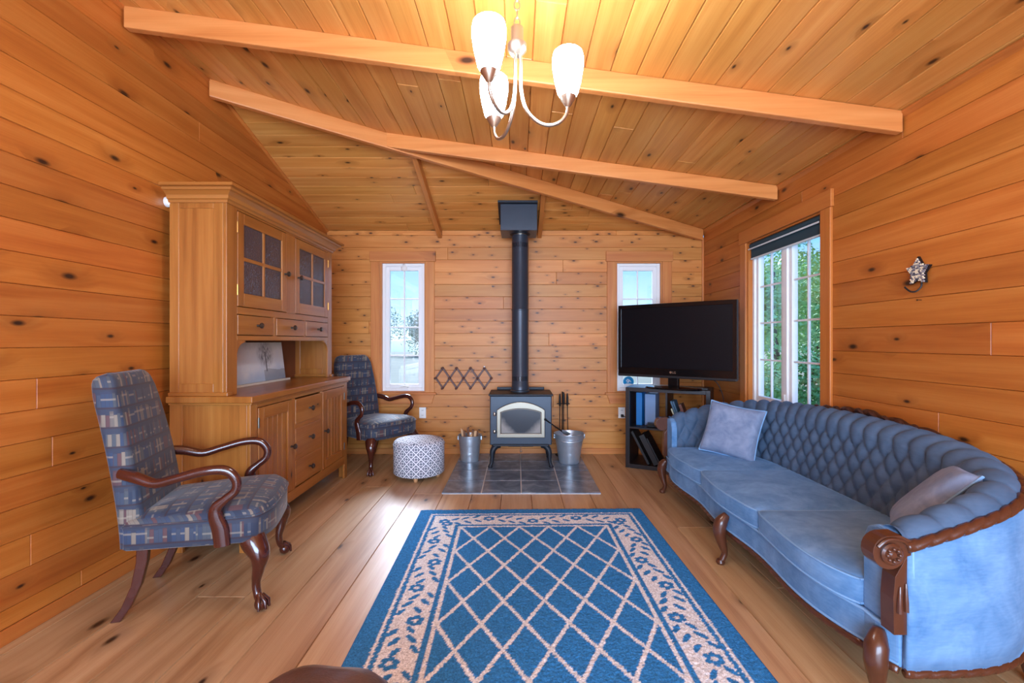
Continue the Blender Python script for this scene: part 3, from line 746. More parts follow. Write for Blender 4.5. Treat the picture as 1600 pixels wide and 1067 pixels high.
def glass_door(y0, y1, z0, z1, ky, hy):
    g = 0.004; fw = 0.066
    d = MB().box((E-0.02, y0+g, z0+g), (E+0.002, y0+fw, z1-g)).build('door', M['hut_z'], hu, bevel=0.003)
    MB().box((E-0.02, y1-fw, z0+g), (E+0.002, y1-g, z1-g)).build('door_stile', M['hut_z'], d, bevel=0.003)
    MB().box((E-0.02, y0+fw, z1-0.07), (E+0.002, y1-fw, z1-g)).build('door_rail', M['hut_y'], d, bevel=0.003)
    MB().box((E-0.02, y0+fw, z0+g), (E+0.002, y1-fw, z0+0.085)).build('door_rail', M['hut_y'], d, bevel=0.003)
    a0, a1, c0, c1 = y0+fw, y1-fw, z0+0.085, z1-0.07; ym = (a0+a1)/2; zm = (c0+c1)/2; b = 0.011
    MB().box((E-0.016, ym-b, c0), (E-0.001, ym+b, c1)).build('muntin', M['hut_z'], d, bevel=0.002)
    MB().box((E-0.0155, a0, zm-b), (E-0.0015, a1, zm+b)).build('muntin', M['hut_y'], d, bevel=0.002)
    for p0, p1 in ((a0, ym-b), (ym+b, a1)):
        for q0, q1 in ((c0, zm-b), (zm+b, c1)):
            MB().box((E-0.011, p0, q0), (E-0.007, p1, q1)).build('glass_pane', M['cab_glass'], d)
    knob(d, E+0.002, ky, zm-0.02)
    for hz in (z0+0.1, z1-0.1):
        MB().lathe([(0.006, -0.032), (0.006, 0.032)], (E+0.003, hy, hz), 8, 'z').build('hinge', M['brass'], d, smooth=True)
glass_door(UL0, UL1, zz(1.405), zz(1.973), UL1-0.03, UL0)
glass_door(UR0, UR1, zz(1.405), zz(1.973), UR0+0.035, UR1)
# crown moulding around near side, front, far side
prof = [(0.0, -0.02), (0.008, -0.02), (0.012, -0.006), (0.022, 0.0), (0.026, 0.018), (0.048, 0.036), (0.058, 0.04), (0.062, 0.052), (0.08, 0.056), (0.08, 0.072), (0.0, 0.072)]
rings = []
for x, y, sx, sy in ((0.0, 0.0, 0, -1), (E, 0.0, 1, -1), (E, HW, 1, 1), (0.0, HW, 0, 1)):
    rings.append([(x+sx*o, y+sy*o, T-0.01+h) for o, h in prof])
MB().loft(rings).build('crown_moulding', M['hut_y'], hu)
MB().box((0.0, 0.0, T), (E, HW, T+0.062)).build('crown_top', M['hut_y'], hu)
# canvas leaning in the niche
pt = thing('canvas_print', 'pale misty canvas print of a dark tree leaning in the hutch niche', 'picture', (HX+0.085, HY+0.28, 0.905), rotz=PI/2)
pt.rotation_euler = (math.radians(-7), 0, PI/2)
MB().box((0, -0.001, 0), (0.86, 0.001, 0.29)).build('print', M['print'], pt)
MB().box((0, 0.001, 0), (0.86, 0.018, 0.29)).build('stretcher', M['paper'], pt)
lg = MB().box((HX+0.09, HY+0.26, 0.8905), (HX+0.115, HY+1.16, 0.905)).build('picture_ledge', M['paper'], bevel=0.002); tag(lg, 'thin white strip under the canvas print in the hutch niche', 'ledge')
# small lit bulb at the wall behind the hutch
lb = thing('wall_lamp', 'small lit white bulb on the left wall behind the hutch top', 'lamp', (XL, 2.672, 2.008))
MB().lathe([(0.03, 0), (0.03, 0.008), (0.014, 0.02)], (0, 0, 0), 16, 'x').build('wall_plate', M['white_plastic'], lb, smooth=True)
MB().sphere((0.03, 0, 0), 0.016, 12, 8).build('bulb', M['bulb'], lb, smooth=True)

# ------------------------------------------------------------------ armchairs (local: faces +x)
def armchair(label, loc, rotz):
    c = thing('armchair', label, 'armchair', loc, rotz, 'pair of book-print armchairs')
    # seat: rounded trapezoid rings
    def plan(sc, dx=0.0):
        pts = []
        base = [(0.34, 0.0), (0.335, 0.16), (0.30, 0.265), (0.25, 0.305), (0.1, 0.295), (-0.1, 0.27), (-0.24, 0.252), (-0.262, 0.22), (-0.265, 0.0)]
        full = base+[(x, -y) for x, y in base[-2:0:-1]]
        cl = spline([(x, y, 0) for x, y in full+[full[0]]], 3)[:-1]
        return [((p.x-0.03)*sc+0.03+dx, p.y*sc) for p in cl]
    rg = []
    for sc, z in ((0.975, 0.318), (1.0, 0.325), (1.0, 0.40), (1.005, 0.432), (0.985, 0.452), (0.9, 0.474), (0.7, 0.492), (0.4, 0.502), (0.12, 0.504)):
        rg.append([(x, y, z-0.03*(0.25-x)*(z > 0.43)) for x, y in plan(sc)])
    MB().loft(rg).build('seat', M['bookprint'], c, smooth=True, angle=1.2)
    MB().tube([(x, y, 0.437-0.03*(0.25-x)) for x, y in plan(1.008)]+[(plan(1.008)[0][0], plan(1.008)[0][1], 0.437-0.03*(0.25-plan(1.008)[0][0]))], 0.005, 6).build('seat_piping', M['bookprint'], c, smooth=True)
    # backrest: rounded-rectangle sections along the lean
    rg = []
    for i in range(15):
        t_ = i/14; z = 0.33+0.72*t_
        x = -0.235-0.02*t_-0.11*t_**1.6
        hw = 0.235+0.008*math.sin(PI*t_)-0.022*t_; th = 0.052-0.006*t_
        k = 1.0
        if t_ > 0.9: k = 1-0.10*((t_-0.9)/0.1)**2
        rg.append([(x+a*0.98, b*k, z+a*0.22) for a, b in rrect(th, hw, 0.03, 4)])
    # camel top
    zt = 1.05; xt = -0.365
    for sc, dz in ((0.9, 0.018), (0.72, 0.03), (0.4, 0.036)):
        rg.append([(xt-0.004+a*sc*0.98, b*(0.9*(0.6+0.4*sc)), zt+dz+a*0.15+0.016*math.cos(b/0.21*PI*1.5)*0.5) for a, b in rrect(0.046, 0.213, 0.03, 4)])
    MB().loft(rg).build('backrest', M['bookprint'], c, smooth=True, angle=1.2)
    for s in (-1, 1):
        ye = 0.252
        key = [(-0.275, ye-0.015, 0.655), (-0.2, ye+0.02, 0.64), (-0.12, ye+0.04, 0.615), (-0.03, ye+0.055, 0.635), (0.08, ye+0.065, 0.66), (0.16, ye+0.068, 0.655), (0.2, ye+0.068, 0.61), (0.195, ye+0.066, 0.56),
               (0.155, ye+0.064, 0.525), (0.118, ye+0.06, 0.49), (0.115, ye+0.058, 0.45), (0.132, ye+0.055, 0.39), (0.14, ye+0.053, 0.315)]
        rad = [0.024, 0.026, 0.022, 0.020, 0.021, 0.022, 0.021, 0.019, 0.019, 0.026, 0.032, 0.036, 0.034]
        rb = [0.018, 0.022, 0.022, 0.022, 0.021, 0.019, 0.017, 0.016, 0.016, 0.016, 0.016, 0.015, 0.014]
        # first radius lies sideways of the path, second within its plane
        MB().tube(spline([(x, s*y, z) for x, y, z in key], 5), lerpl(rb, 5), 12, ry=lerpl(rad, 5)).build('arm', M['mahog'], c, smooth=True, angle=1.2)
        # cabriole front leg with carved knee and ball foot
        key = [(0.235, 0.235, 0.345), (0.262, 0.262, 0.30), (0.29, 0.288, 0.25), (0.285, 0.285, 0.19), (0.272, 0.274, 0.12), (0.278, 0.28, 0.07), (0.292, 0.294, 0.05)]
        lgm = MB(); lgm.tube(spline([(x, s*y, z) for x, y, z in key], 4), lerpl([0.055, 0.056, 0.044, 0.028, 0.019, 0.018, 0.022], 4), 12)
        leg = lgm.build('leg', M['mahog'], c, smooth=True, angle=1.2)
        ft = MB(); ft.sphere((0.298, s*0.3, 0.03), 0.03, 12, 8)
        for a in (-0.9, 0, 0.9):
            dx, dy = math.cos(a+s*PI/4), math.sin(a+s*PI/4)
            ft.tube([(0.29+dx*0.01, s*0.292+dy*0.01, 0.068), (0.298+dx*0.03, s*0.3+dy*0.03, 0.045), (0.298+dx*0.034, s*0.3+dy*0.034, 0.012)], [0.009, 0.009, 0.006], 6)
        ft.build('claw_foot', M['mahog'], leg, smooth=True, angle=1.2)
        kn = MB()
        for k in range(5):
            a = (k-2)*0.35+s*PI/4; dx, dy = math.cos(a), math.sin(a)
            kn.tube([(0.245+dx*0.05, s*0.245+dy*0.05, 0.325), (0.268+dx*0.05, s*0.266+dy*0.05, 0.27), (0.284+dx*0.028, s*0.284+dy*0.028, 0.205)], [0.011, 0.010, 0.004], 6)
        kn.build('carved_knee', M['mahog'], leg, smooth=True, angle=1.2)
        # swept back leg, square section
        lg2 = MB(); rgs = []
        for x, y, z, w in ((-0.2, 0.2, 0.335, 0.024), (-0.205, 0.2, 0.25, 0.022), (-0.225, 0.202, 0.15, 0.02), (-0.262, 0.204, 0.06, 0.019), (-0.302, 0.206, 0.0, 0.02)):
            rgs.append([(x-w, s*y-w*0.75, z), (x+w, s*y-w*0.75, z), (x+w, s*y+w*0.75, z), (x-w, s*y+w*0.75, z)])
        lg2.loft(rgs).build('leg', M['mahog'], c, bevel=0.004)
    c.scale = (0.955, 0.955, 0.975)
    return c
armchair('book-print upholstered armchair in the left foreground with curved dark wood arms', (-1.502, 2.25, 0), math.radians(17.3))
armchair('book-print upholstered armchair in the back corner between the hutch and the ottoman', (-1.385, 4.49, 0), math.radians(-33))

# ------------------------------------------------------------------ ottoman
ot = thing('ottoman', 'round ottoman in navy and white lattice print on small wooden feet', 'ottoman', (-0.872, 4.10, 0))
R = 0.222
MB().lathe([(R-0.012, 0.04), (R, 0.05), (R, 0.18), (R+0.001, 0.30), (R-0.004, 0.318), (R-0.02, 0.332), (R-0.08, 0.342), (0.02, 0.346)], n=48).build('upholstery', M['lattice'], ot, smooth=True, angle=1.0)
MB().tube([(math.cos(2*PI*i/48)*(R+0.001), math.sin(2*PI*i/48)*(R+0.001), 0.296) for i in range(49)], 0.004, 6).build('piping', M['lattice'], ot, smooth=True)
for i in range(4):
    a = PI/4+i*PI/2-0.75
    MB().lathe([(0.014, 0), (0.02, 0.012), (0.02, 0.028), (0.012, 0.042)], (0.165*math.cos(a), 0.165*math.sin(a), 0), 12).build('foot', M['feet_wood'], ot, smooth=True)

# ------------------------------------------------------------------ wood stove
sv = thing('wood_stove', 'black cast iron wood stove with arched nickel door on the tiled hearth', 'wood stove', (0.035, 4.35, 0.0115))
hw = 0.292
MB().box((-hw, 0.0, 0.21), (hw, 0.40, 0.675)).build('firebox', M['black_metal'], sv, bevel=0.008)
MB().box((-hw-0.012, -0.025, 0.675), (hw+0.012, 0.40, 0.693)).build('top_plate', M['cast'], sv, bevel=0.006)
MB().box((-hw+0.05, 0.385, 0.693), (hw-0.05, 0.40, 0.722)).build('rear_lip', M['cast'], sv, bevel=0.004)
MB().box((-hw+0.03, -0.03, 0.205), (hw-0.03, 0.02, 0.222)).build('ash_lip', M['cast'], sv, bevel=0.004)
def arch(w, z0, z1, zs, n=14):
    """flat bottom, straight sides to zs, shallow arch to z1"""
    pts = [(-w, z0), (w, z0)]
    for i in range(n+1):
        x = w-2*w*i/n; pts.append((x, zs+(z1-zs)*math.cos(x/w*PI/2)**0.8 if abs(x) < w-1e-6 else zs))
    return pts
S0 = lambda d: (lambda a, b: (a, d, b))
dr = MB().prism(arch(0.222, 0.29, 0.615, 0.54), S0(-0.028), S0(0.0)).build('door', M['cast'], sv, bevel=0.003)
MB().ringprism(arch(0.226, 0.287, 0.622, 0.545), arch(0.188, 0.325, 0.56, 0.525), S0(-0.04), S0(-0.026)).build('nickel_frame', M['stove_trim'], dr, bevel=0.005)
MB().ringprism(arch(0.19, 0.323, 0.562, 0.527), arch(0.182, 0.331, 0.553, 0.52), S0(-0.034), S0(-0.027)).build('inner_bead', M['pewter'], dr)
MB().prism(arch(0.189, 0.324, 0.561, 0.526), S0(-0.030), S0(-0.0285)).build('door_glass', M['stove_glass'], dr)
for z in (0.34, 0.505):
    MB().lathe([(0.009, -0.016), (0.012, -0.012), (0.012, 0.012), (0.009, 0.016)], (-0.247, -0.018, z), 10, 'z').build('hinge', M['nickel'], dr, smooth=True)
    MB().box((-0.24, -0.02, z-0.008), (-0.215, -0.012, z+0.008)).build('hinge_strap', M['cast'], dr)
MB().tube([(0.0, -0.02, 0.205), (0.0, -0.03, 0.185), (0.0, -0.034, 0.168)], [0.004, 0.004, 0.004], 8).build('air_rod', M['nickel'], sv, smooth=True)
MB().sphere((0, -0.034, 0.162), 0.011, 10, 8).build('air_knob', M['nickel'], sv, smooth=True)
MB().box((-0.12, 0.02, 0.19), (0.12, 0.36, 0.212)).build('ash_pan', M['cast'], sv, bevel=0.004)
for sx in (-1, 1):
    for y in (0.03, 0.36):
        s_ = -1 if y < 0.2 else 1
        key = [(sx*0.19, y, 0.20), (sx*0.235, y, 0.195), (sx*0.268, y+s_*0.012, 0.15), (sx*0.272, y+s_*0.02, 0.09), (sx*0.276, y+s_*0.022, 0.04), (sx*0.292, y+s_*0.03, 0.0125)]
        MB().tube(spline(key, 4), lerpl([0.02, 0.03, 0.026, 0.018, 0.016, 0.014], 4), 10).build('leg', M['cast'], sv, smooth=True, angle=1.2)
        MB().lathe([(0.02, 0.0), (0.024, 0.008), (0.018, 0.02)], (sx*0.288, y+s_*0.028, 0.0), 10).build('foot', M['cast'], sv, smooth=True)
pp = thing('stove_pipe', 'tall black stove pipe rising from the wood stove to the ceiling box', 'stove pipe', (0.03, 4.585, 0.7045))
ph = 1.605
MB().lathe([(0.095, 0.0), (0.095, 0.012), (0.086, 0.02), (0.086, 0.06), (0.083, 0.064), (0.083, 0.8)], n=36).build('lower_pipe', M['black_metal'], pp, smooth=True)
MB().lathe([(0.084, 0.8), (0.0855, 0.803), (0.0855, 0.815), (0.0825, 0.82), (0.0825, ph-0.06)], n=36).build('upper_pipe', M['black_metal'], pp, smooth=True)
MB().lathe([(0.07, ph-0.06), (0.07, ph)], n=30).build('silver_collar', M['nickel'], pp, smooth=True)
for k in range(11):
    a = -PI/2+(k-5)*0.2
    for z in (0.13, ph-0.16):
        MB().obox((0.0835*math.cos(a), 0.0835*math.sin(a), z), (-0.003*math.sin(a), 0.003*math.cos(a), 0), (0.001*math.cos(a), 0.001*math.sin(a), 0), (0, 0, 0.022)).build('vent_slot', M['gloss_black'], pp)
cb = thing('ceiling_support_box', 'square black ceiling box where the stove pipe meets the back ceiling slope', 'chimney box', (0.0165, 4.40, 2.263))
def zc(y): return z_back(y)-2.263-0.004
bx_ = MB(); bx_.loft([[(-0.176, 0, 0), (0.176, 0, 0), (0.176, 0.345, 0), (-0.176, 0.345, 0)], [(-0.176, 0, zc(4.40)), (0.176, 0, zc(4.40)), (0.176, 0.345, zc(4.745)), (-0.176, 0.345, zc(4.745))]])
bx_.build('box', M['black_metal'], cb, bevel=0.004)
MB().loft([[(-0.20, -0.03, zc(4.37)-0.02), (0.178, -0.03, zc(4.37)-0.02), (0.178, 0.36, zc(4.76)-0.02), (-0.20, 0.36, zc(4.76)-0.02)], [(-0.20, -0.03, zc(4.37)), (0.178, -0.03, zc(4.37)), (0.178, 0.36, zc(4.76)), (-0.20, 0.36, zc(4.76))]]).build('ceiling_flange', M['cast'], cb)
MB().lathe([(0.10, -0.004), (0.10, 0.002)], (0.0135, 0.185, 0), 30).build('pipe_ring', M['cast'], cb, smooth=True)

# ------------------------------------------------------------------ buckets, kindling, shovel, tools
def bucket(label, loc, rt, rb, h, bail):
    b = thing('metal_bucket', label, 'bucket', loc, 0, 'galvanised buckets by the stove')
    pr = [(rb-0.004, 0.0), (rb, 0.004)]
    for i in range(1, 20):
        t_ = i/20; r = rb+(rt-rb)*t_
        pr.append((r+(0.0018 if i in (14, 16, 6) else 0), h*t_))
    pr += [(rt, h-0.004), (rt+0.006, h-0.002), (rt+0.006, h+0.004), (rt-0.001, h+0.004), (rt-0.005, h-0.006), (rb-0.002, 0.012), (0.01, 0.010)]
    MB().lathe(pr, n=36).build('body', M['steel'], b, smooth=True, angle=0.6)
    for s in (-1, 1):
        MB().box((s*(rt+0.002)-0.006, -0.016, h-0.045), (s*(rt+0.002)+0.006, 0.016, h-0.006)).build('ear', M['steel'], b, bevel=0.002)
    if bail:
        MB().tube([((rt+0.006)*math.cos(PI+PI*i/20), (rt+0.012)*math.sin(PI+PI*i/20)*1.0, h-0.012-0.045*math.sin(PI*i/20)) for i in range(21)], 0.0035, 6).build('bail_handle', M['steel'], b, smooth=True)
    return b
bucket('galvanised bucket holding split kindling, left of the stove', (-0.472, 4.60, 0.0115), 0.114, 0.088, 0.255, False)
bucket('open galvanised ash bucket with a bail handle, right of the stove', (0.512, 4.535, 0.0115), 0.146, 0.098, 0.285, True)
rng = random.Random(8)
KL = ['palest split kindling stick at the left edge of the kindling bucket', 'bark-sided kindling stick second from left in the bucket', 'kindling stick leaning at the back of the bucket', 'dark kindling stick in the middle of the bucket',
      'short pale kindling stick in the middle of the bucket', 'kindling stick right of the middle in the bucket', 'pale kindling stick near the right rim of the bucket', 'dark bark kindling stick at the right rim of the bucket']
for i, (dx, dy, h, mt) in enumerate(((-0.07, -0.01, 0.315, 'wood_end'), (-0.045, -0.04, 0.30, 'wood_bark'), (-0.02, 0.045, 0.32, 'wood_bark'), (-0.008, -0.03, 0.29, 'wood_bark'), (0.018, -0.045, 0.275, 'wood_end'), (0.028, 0.02, 0.305, 'wood_bark'), (0.052, -0.02, 0.295, 'wood_end'), (0.07, 0.012, 0.285, 'wood_bark'))):
    w = rng.uniform(0.011, 0.015); tilt = dx*0.35
    mb = MB(); mb.loft([[(dx*0.62+a, dy*0.8+c, 0.016) for a, c in ((-w,-w*0.7),(w,-w),(w*0.8,w),(-w*0.3,w*1.1))], [(dx+tilt*0.3+a, dy+c, h+rng.uniform(-0.012,0.012)) for a, c in ((-w,-w*0.7),(w,-w),(w*0.8,w),(-w*0.3,w*1.1))]])
    o = mb.build('kindling_stick', M[mt]); o.location = (-0.472, 4.60, 0.0115); tag(o, KL[i], 'kindling', 'kindling in the left bucket')
sh = thing('ash_shovel', 'ash shovel leaning from the ash bucket against the stove door', 'shovel', (0.43, 4.52, 0.27))
MB().tube([(0.005, -0.02, 0.055), (-0.165, -0.225, 0.20)], 0.007, 8).build('handle', M['iron'], sh, smooth=True)
MB().sphere((-0.168, -0.228, 0.203), 0.011, 10, 8).build('grip', M['iron'], sh, smooth=True)
d_ = Vector((0.17, 0.2, -0.15)).normalized(); sd = d_.cross(Vector((0,0,1))).normalized(); un = sd.cross(d_)
bl = MB(); rg = []
for k in range(9):
    t_ = k/8; w = 0.012+0.036*math.sin(min(1, t_*1.6)*PI/2)*(1 if t_ < 0.8 else 1-0.5*((t_-0.8)/0.2)**2)
    p = Vector((0.0, -0.02, 0.058))+d_*(0.12*t_)
    rg.append([p-sd*w+un*0.014, p-sd*w*0.5-un*0.002, p+sd*w*0.5-un*0.002, p+sd*w+un*0.014, p+sd*w*0.5+un*0.002, p-sd*w*0.5+un*0.002])
bl.loft(rg).build('blade', M['steel'], sh, smooth=True)
ts = thing('tool_stand', 'black iron stand holding the fire tools against the back wall', 'tool stand', (0.475, 4.83, 0.0))
MB().lathe([(0.075, 0.008), (0.075, 0.016), (0.02, 0.026)], n=20).build('base', M['iron'], ts, smooth=True)
MB().tube([(0, 0.0, 0.02), (0, 0, 0.675)], 0.006, 8).build('post', M['iron'], ts, smooth=True)
MB().tube([(-0.06, -0.012, 0.55), (0.075, -0.012, 0.55)], 0.005, 8).build('hook_bar', M['iron'], ts, smooth=True)
for k, (dx, dy, tp) in enumerate(((-0.030, -0.03, 0.655), (0.008, -0.052, 0.675), (0.048, -0.03, 0.66))):
    tl = thing('fire_tool', ['black fire tool hanging leftmost on the stand behind the ash bucket', 'black fire tool hanging in the middle of the stand behind the ash bucket', 'black fire tool hanging rightmost on the stand behind the ash bucket'][k], 'fire tool', (0.475+dx, 4.83+dy, 0.0), 0, 'fire tools behind the ash bucket')
    MB().tube([(0, 0, tp-0.13), (0, 0, tp-0.11), (0, 0, tp-0.03), (0, 0, tp)], [0.006, 0.012, 0.011, 0.006], 10).build('grip', M['iron'], tl, smooth=True)
    MB().tube([(0, 0, tp-0.12), (dx*0.15, 0, 0.15)], 0.0045, 8).build('rod', M['iron'], tl, smooth=True)
    if k == 0: MB().box((-0.028, -0.006, 0.06), (0.028, 0.006, 0.16)).build('brush', M['iron'], tl)
    elif k == 1: MB().prism([(-0.03, 0.06), (0.03, 0.06), (0.03, 0.14), (0.008, 0.16), (-0.008, 0.16), (-0.03, 0.14)], lambda a,b: (a,-0.003,b), lambda a,b: (a,0.003,b)).build('blade', M['iron'], tl)
    else: MB().tube([(dx*0.15, 0, 0.16), (dx*0.15, 0, 0.09), (dx*0.15+0.02, 0, 0.10)], 0.0045, 8).build('hook', M['iron'], tl, smooth=True)

# accordion peg rack
ar = thing('accordion_peg_rack', 'dark wood accordion peg rack opened into four diamonds on the back wall', 'peg rack', (-0.865, YB, 0.812))
dw = 0.148; dh = 0.107
for k in range(4):
    x0 = k*dw; x1 = x0+dw; xm = x0+dw/2
    for (a, c, off) in (((x0, 0), (xm, dh), -0.010), ((xm, dh), (x1, 0), -0.018), ((x0, 0), (xm, -dh), -0.018), ((xm, -dh), (x1, 0), -0.010)):
        p = Vector((a[0], off, a[1])); q = Vector((c[0], off, c[1])); d_ = q-p; n_ = Vector((-d_.z, 0, d_.x)).normalized()
        MB().obox((p+q)/2, d_*0.5+d_.normalized()*0.009, Vector((0, 0.004, 0)), n_*0.0095).build('slat', M['red_wood'], ar, bevel=0.002)
    for x, z in ((xm, dh), (xm, -dh), (x1, 0))+(((x0, 0),) if k == 0 else ()):
        MB().lathe([(0.007, 0.022), (0.007, -0.04), (0.012, -0.046), (0.012, -0.054), (0.006, -0.058)], (x, -0.022, z), 10, 'y').build('peg', M['red_wood'], ar, smooth=True)
nl = MB().lathe([(0.002, 0.0), (0.002, -0.04), (0.008, -0.041), (0.008, -0.044)], (0, 0, 0), 10, 'y').build('wall_pin', M['white_plastic']); nl.location = (-0.865+3.5*dw, YB, 0.932)
tag(nl, 'small white pin holding the accordion rack at its upper right', 'pin')

# wall outlets
def outlet(label, x, z):
    o = thing('wall_outlet', label, 'outlet', (x, YB, z), 0, 'outlets on the back wall')
    MB().box((-0.036, -0.008, -0.058), (0.036, 0.0, 0.058)).build('cover_plate', M['white_plastic'], o, bevel=0.003)
    for dz in (-0.026, 0.026):
        s = MB().prism(rrect(0.017, 0.015, 0.008), lambda a,b: (a,-0.011,b+dz), lambda a,b: (a,-0.007,b+dz)).build('socket', M['white_plastic'], o)
        for dx in (-0.006, 0.006): MB().box((dx-0.0016, -0.0118, dz-0.005), (dx+0.0016, -0.0105, dz+0.006)).build('slot', M['outlet_slot'], s)
    return o
outlet('white outlet between the back left window and the kindling bucket', -1.008, 0.44)
outlet('white outlet beside the black cube shelf with a black plug', 1.115, 0.44)
pg = thing('power_plug', 'black plug in the outlet beside the cube shelf', 'plug', (1.115, YB-0.012, 0.412))
MB().box((-0.014, -0.04, -0.014), (0.014, -0.0005, 0.014)).build('plug_body', M['matte_black'], pg, bevel=0.004)
MB().tube(spline([(0, -0.04, 0), (0.04, -0.06, -0.01), (0.1, -0.05, -0.03), (0.16, -0.03, -0.06)], 6), 0.004, 6).build('cord', M['cable'], pg, smooth=True)
# ------------------------------------------------------------------ cube shelf, television and shelf contents
RS = math.radians(-27)
SW, SD, SH = 0.75, 0.39, 0.765
cs = thing('cube_shelf', 'black open cube shelf with four compartments carrying the television', 'shelf', (1.035, 4.40, 0), RS)
ot_ = 0.038
for x0, x1 in ((0, ot_), (SW-ot_, SW)): MB().box((x0, 0, 0), (x1, SD, SH)).build('side_panel', M['black_lam'], cs, bevel=0.002)
for z0, z1, nm in ((0, ot_, 'bottom_panel'), (SH-ot_, SH, 'top_panel')): MB().box((ot_, 0, z0), (SW-ot_, SD, z1)).build(nm, M['black_lam'], cs, bevel=0.002)
xm = SW/2; zm = SH/2
MB().box((xm-0.008, 0.003, ot_), (xm+0.008, SD-0.003, SH-ot_)).build('divider', M['black_lam'], cs, bevel=0.001)
for x0, x1 in ((ot_, xm-0.008), (xm+0.008, SW-ot_)): MB().box((x0, 0.003, zm-0.008), (x1, SD-0.003, zm+0.008)).build('shelf_board', M['black_lam'], cs, bevel=0.001)
def on_shelf(x, y, z):
    c, s = math.cos(RS), math.sin(RS); return (1.035+x*c-y*s, 4.40+x*s+y*c, z)
def book(name, label, cat, x, y, z, w, d, h, tilt, cov, pages='paper', group=None):
    """upright volume: spine to the front, width w, depth d, height h, leaning by tilt about its lower edge"""
    b = thing(name, label, cat, on_shelf(x, y, z), RS, group); b.rotation_euler = (0, tilt, RS)
    MB().box((0, 0, 0), (0.004, d, h)).build('cover', M[cov], b); MB().box((w-0.004, 0, 0), (w, d, h)).build('cover', M[cov], b)
    MB().box((0, -0.003, 0), (w, 0.002, h)).build('spine', M[cov], b, bevel=0.002)
    MB().box((0.004, 0.002, 0.004), (w-0.004, d-0.004, h-0.004)).build('pages', M[pages], b)
    return b
zt_, zb_ = zm+0.0085, ot_+0.0005
book('binder', 'bright blue binder standing upright in the upper left cube', 'binder', 0.075, 0.12, zt_, 0.055, 0.22, 0.315, 0, 'bind_blue')
book('storage_box', 'pale grey blue box file beside the blue binder in the upper left cube', 'box file', 0.15, 0.16, zt_, 0.10, 0.20, 0.30, 0, 'bind_grey', 'bind_grey')
rt = thing('router', 'small black electronic box lying in front of the box file on the shelf', 'router', on_shelf(0.19, 0.03, zt_), RS+0.2)
MB().box((0, 0, 0), (0.13, 0.09, 0.028)).build('case', M['gloss_black'], rt, bevel=0.006); MB().box((0.012, 0.012, 0.028), (0.118, 0.078, 0.036)).build('lid', M['matte_black'], rt, bevel=0.003)
MB().tube(spline([(0.0, 0.03, 0.01), (-0.05, 0.02, 0.006), (-0.09, 0.05, 0.006)], 6), 0.004, 6).build('cord', M['cable'], rt, smooth=True)
tl = math.radians(-20)
book('book', 'thin cream book leaning leftmost in the upper right cube', 'book', 0.478, 0.03, zt_+0.001, 0.012, 0.16, 0.20, tl, 'book_cream', group='leaning books in the upper right cube')
book('book', 'slate blue book leaning next to the thin cream one', 'book', 0.494, 0.04, zt_+0.001, 0.016, 0.18, 0.27, tl, 'book_teal', group='leaning books in the upper right cube')
book('book', 'second slate book leaning in the middle of the upper right cube', 'book', 0.514, 0.04, zt_+0.001, 0.014, 0.18, 0.27, tl, 'book_teal', group='leaning books in the upper right cube')
book('book', 'pale small book leaning before the brown one on the shelf', 'book', 0.532, 0.02, zt_+0.001, 0.018, 0.14, 0.17, tl, 'book_cream', group='leaning books in the upper right cube')
book('book', 'brown covered book leaning rightmost in the upper right cube', 'book', 0.556, 0.05, zt_+0.001, 0.025, 0.16, 0.24, tl, 'book_brown', group='leaning books in the upper right cube')
tl = math.radians(-28)
book('laptop', 'closed slim grey edged laptop leaning leftmost in the lower left cube', 'laptop', 0.20, 0.03, zb_+0.001, 0.022, 0.22, 0.335, tl, 'matte_black', 'steel', group='slim black things leaning in the lower left cube')
book('binder', 'thick black binder leaning in the lower left cube beside the laptop', 'binder', 0.262, 0.02, zb_+0.001, 0.05, 0.24, 0.30, tl, 'matte_black', 'matte_black')
book('tablet', 'thin black case with pale edge leaning rightmost in the lower left cube', 'case', 0.322, 0.02, zb_+0.001, 0.012, 0.20, 0.28, tl, 'matte_black', 'paper')
for k in range(6):
    book('dvd_case', ['dark disc case standing leftmost in the lower right cube', 'brown disc case second from left in the lower right cube', 'cream disc case third from left in the lower right cube', 'slate disc case fourth from left in the lower right cube', 'brown disc case fifth from left in the lower right cube', 'dark disc case rightmost in the lower right cube'][k],
         'disc case', 0.40+k*0.019, 0.05, zb_+0.001, 0.016, 0.14, 0.20, 0, ['matte_black', 'book_brown', 'book_cream', 'book_teal', 'book_brown', 'matte_black'][k], group='disc cases in the lower right cube')

def text(name, body, size, mat, parent, loc, rot, ext=0.0008):
    cu = bpy.data.curves.new(name, 'FONT'); cu.body = body; cu.size = size; cu.extrude = ext; cu.align_x = 'LEFT'
    tmp = bpy.data.objects.new(name+'_curve', cu); COL.objects.link(tmp)
    bpy.context.view_layer.update()
    me = bpy.data.meshes.new_from_object(tmp.evaluated_get(bpy.context.evaluated_depsgraph_get()))
    bpy.data.objects.remove(tmp); me.name = name; me.materials.clear()
    o = link(name, me, mat, parent); o.location = loc; o.rotation_euler = rot; return o
tv = thing('television', 'large black flat screen television on a glossy oval stand', 'television', (1.425, 4.215, SH), math.radians(-40))
TW, TZ0, TZ1 = 0.55, 0.10, 0.79
el = MB(); n = 40
pr_ = [(0.0, 1.0), (0.006, 1.02), (0.016, 0.97), (0.022, 0.6), (0.026, 0.25)]
el.loft([[(0.26*s*math.cos(2*PI*j/n), 0.125*s*math.sin(2*PI*j/n), z) for j in range(n)] for z, s in pr_])
el.build('stand_base', M['gloss_black'], tv, smooth=True, angle=0.6)
MB().box((-0.05, 0.0, 0.02), (0.05, 0.04, 0.14)).build('stand_neck', M['gloss_black'], tv, bevel=0.012, seg=3)
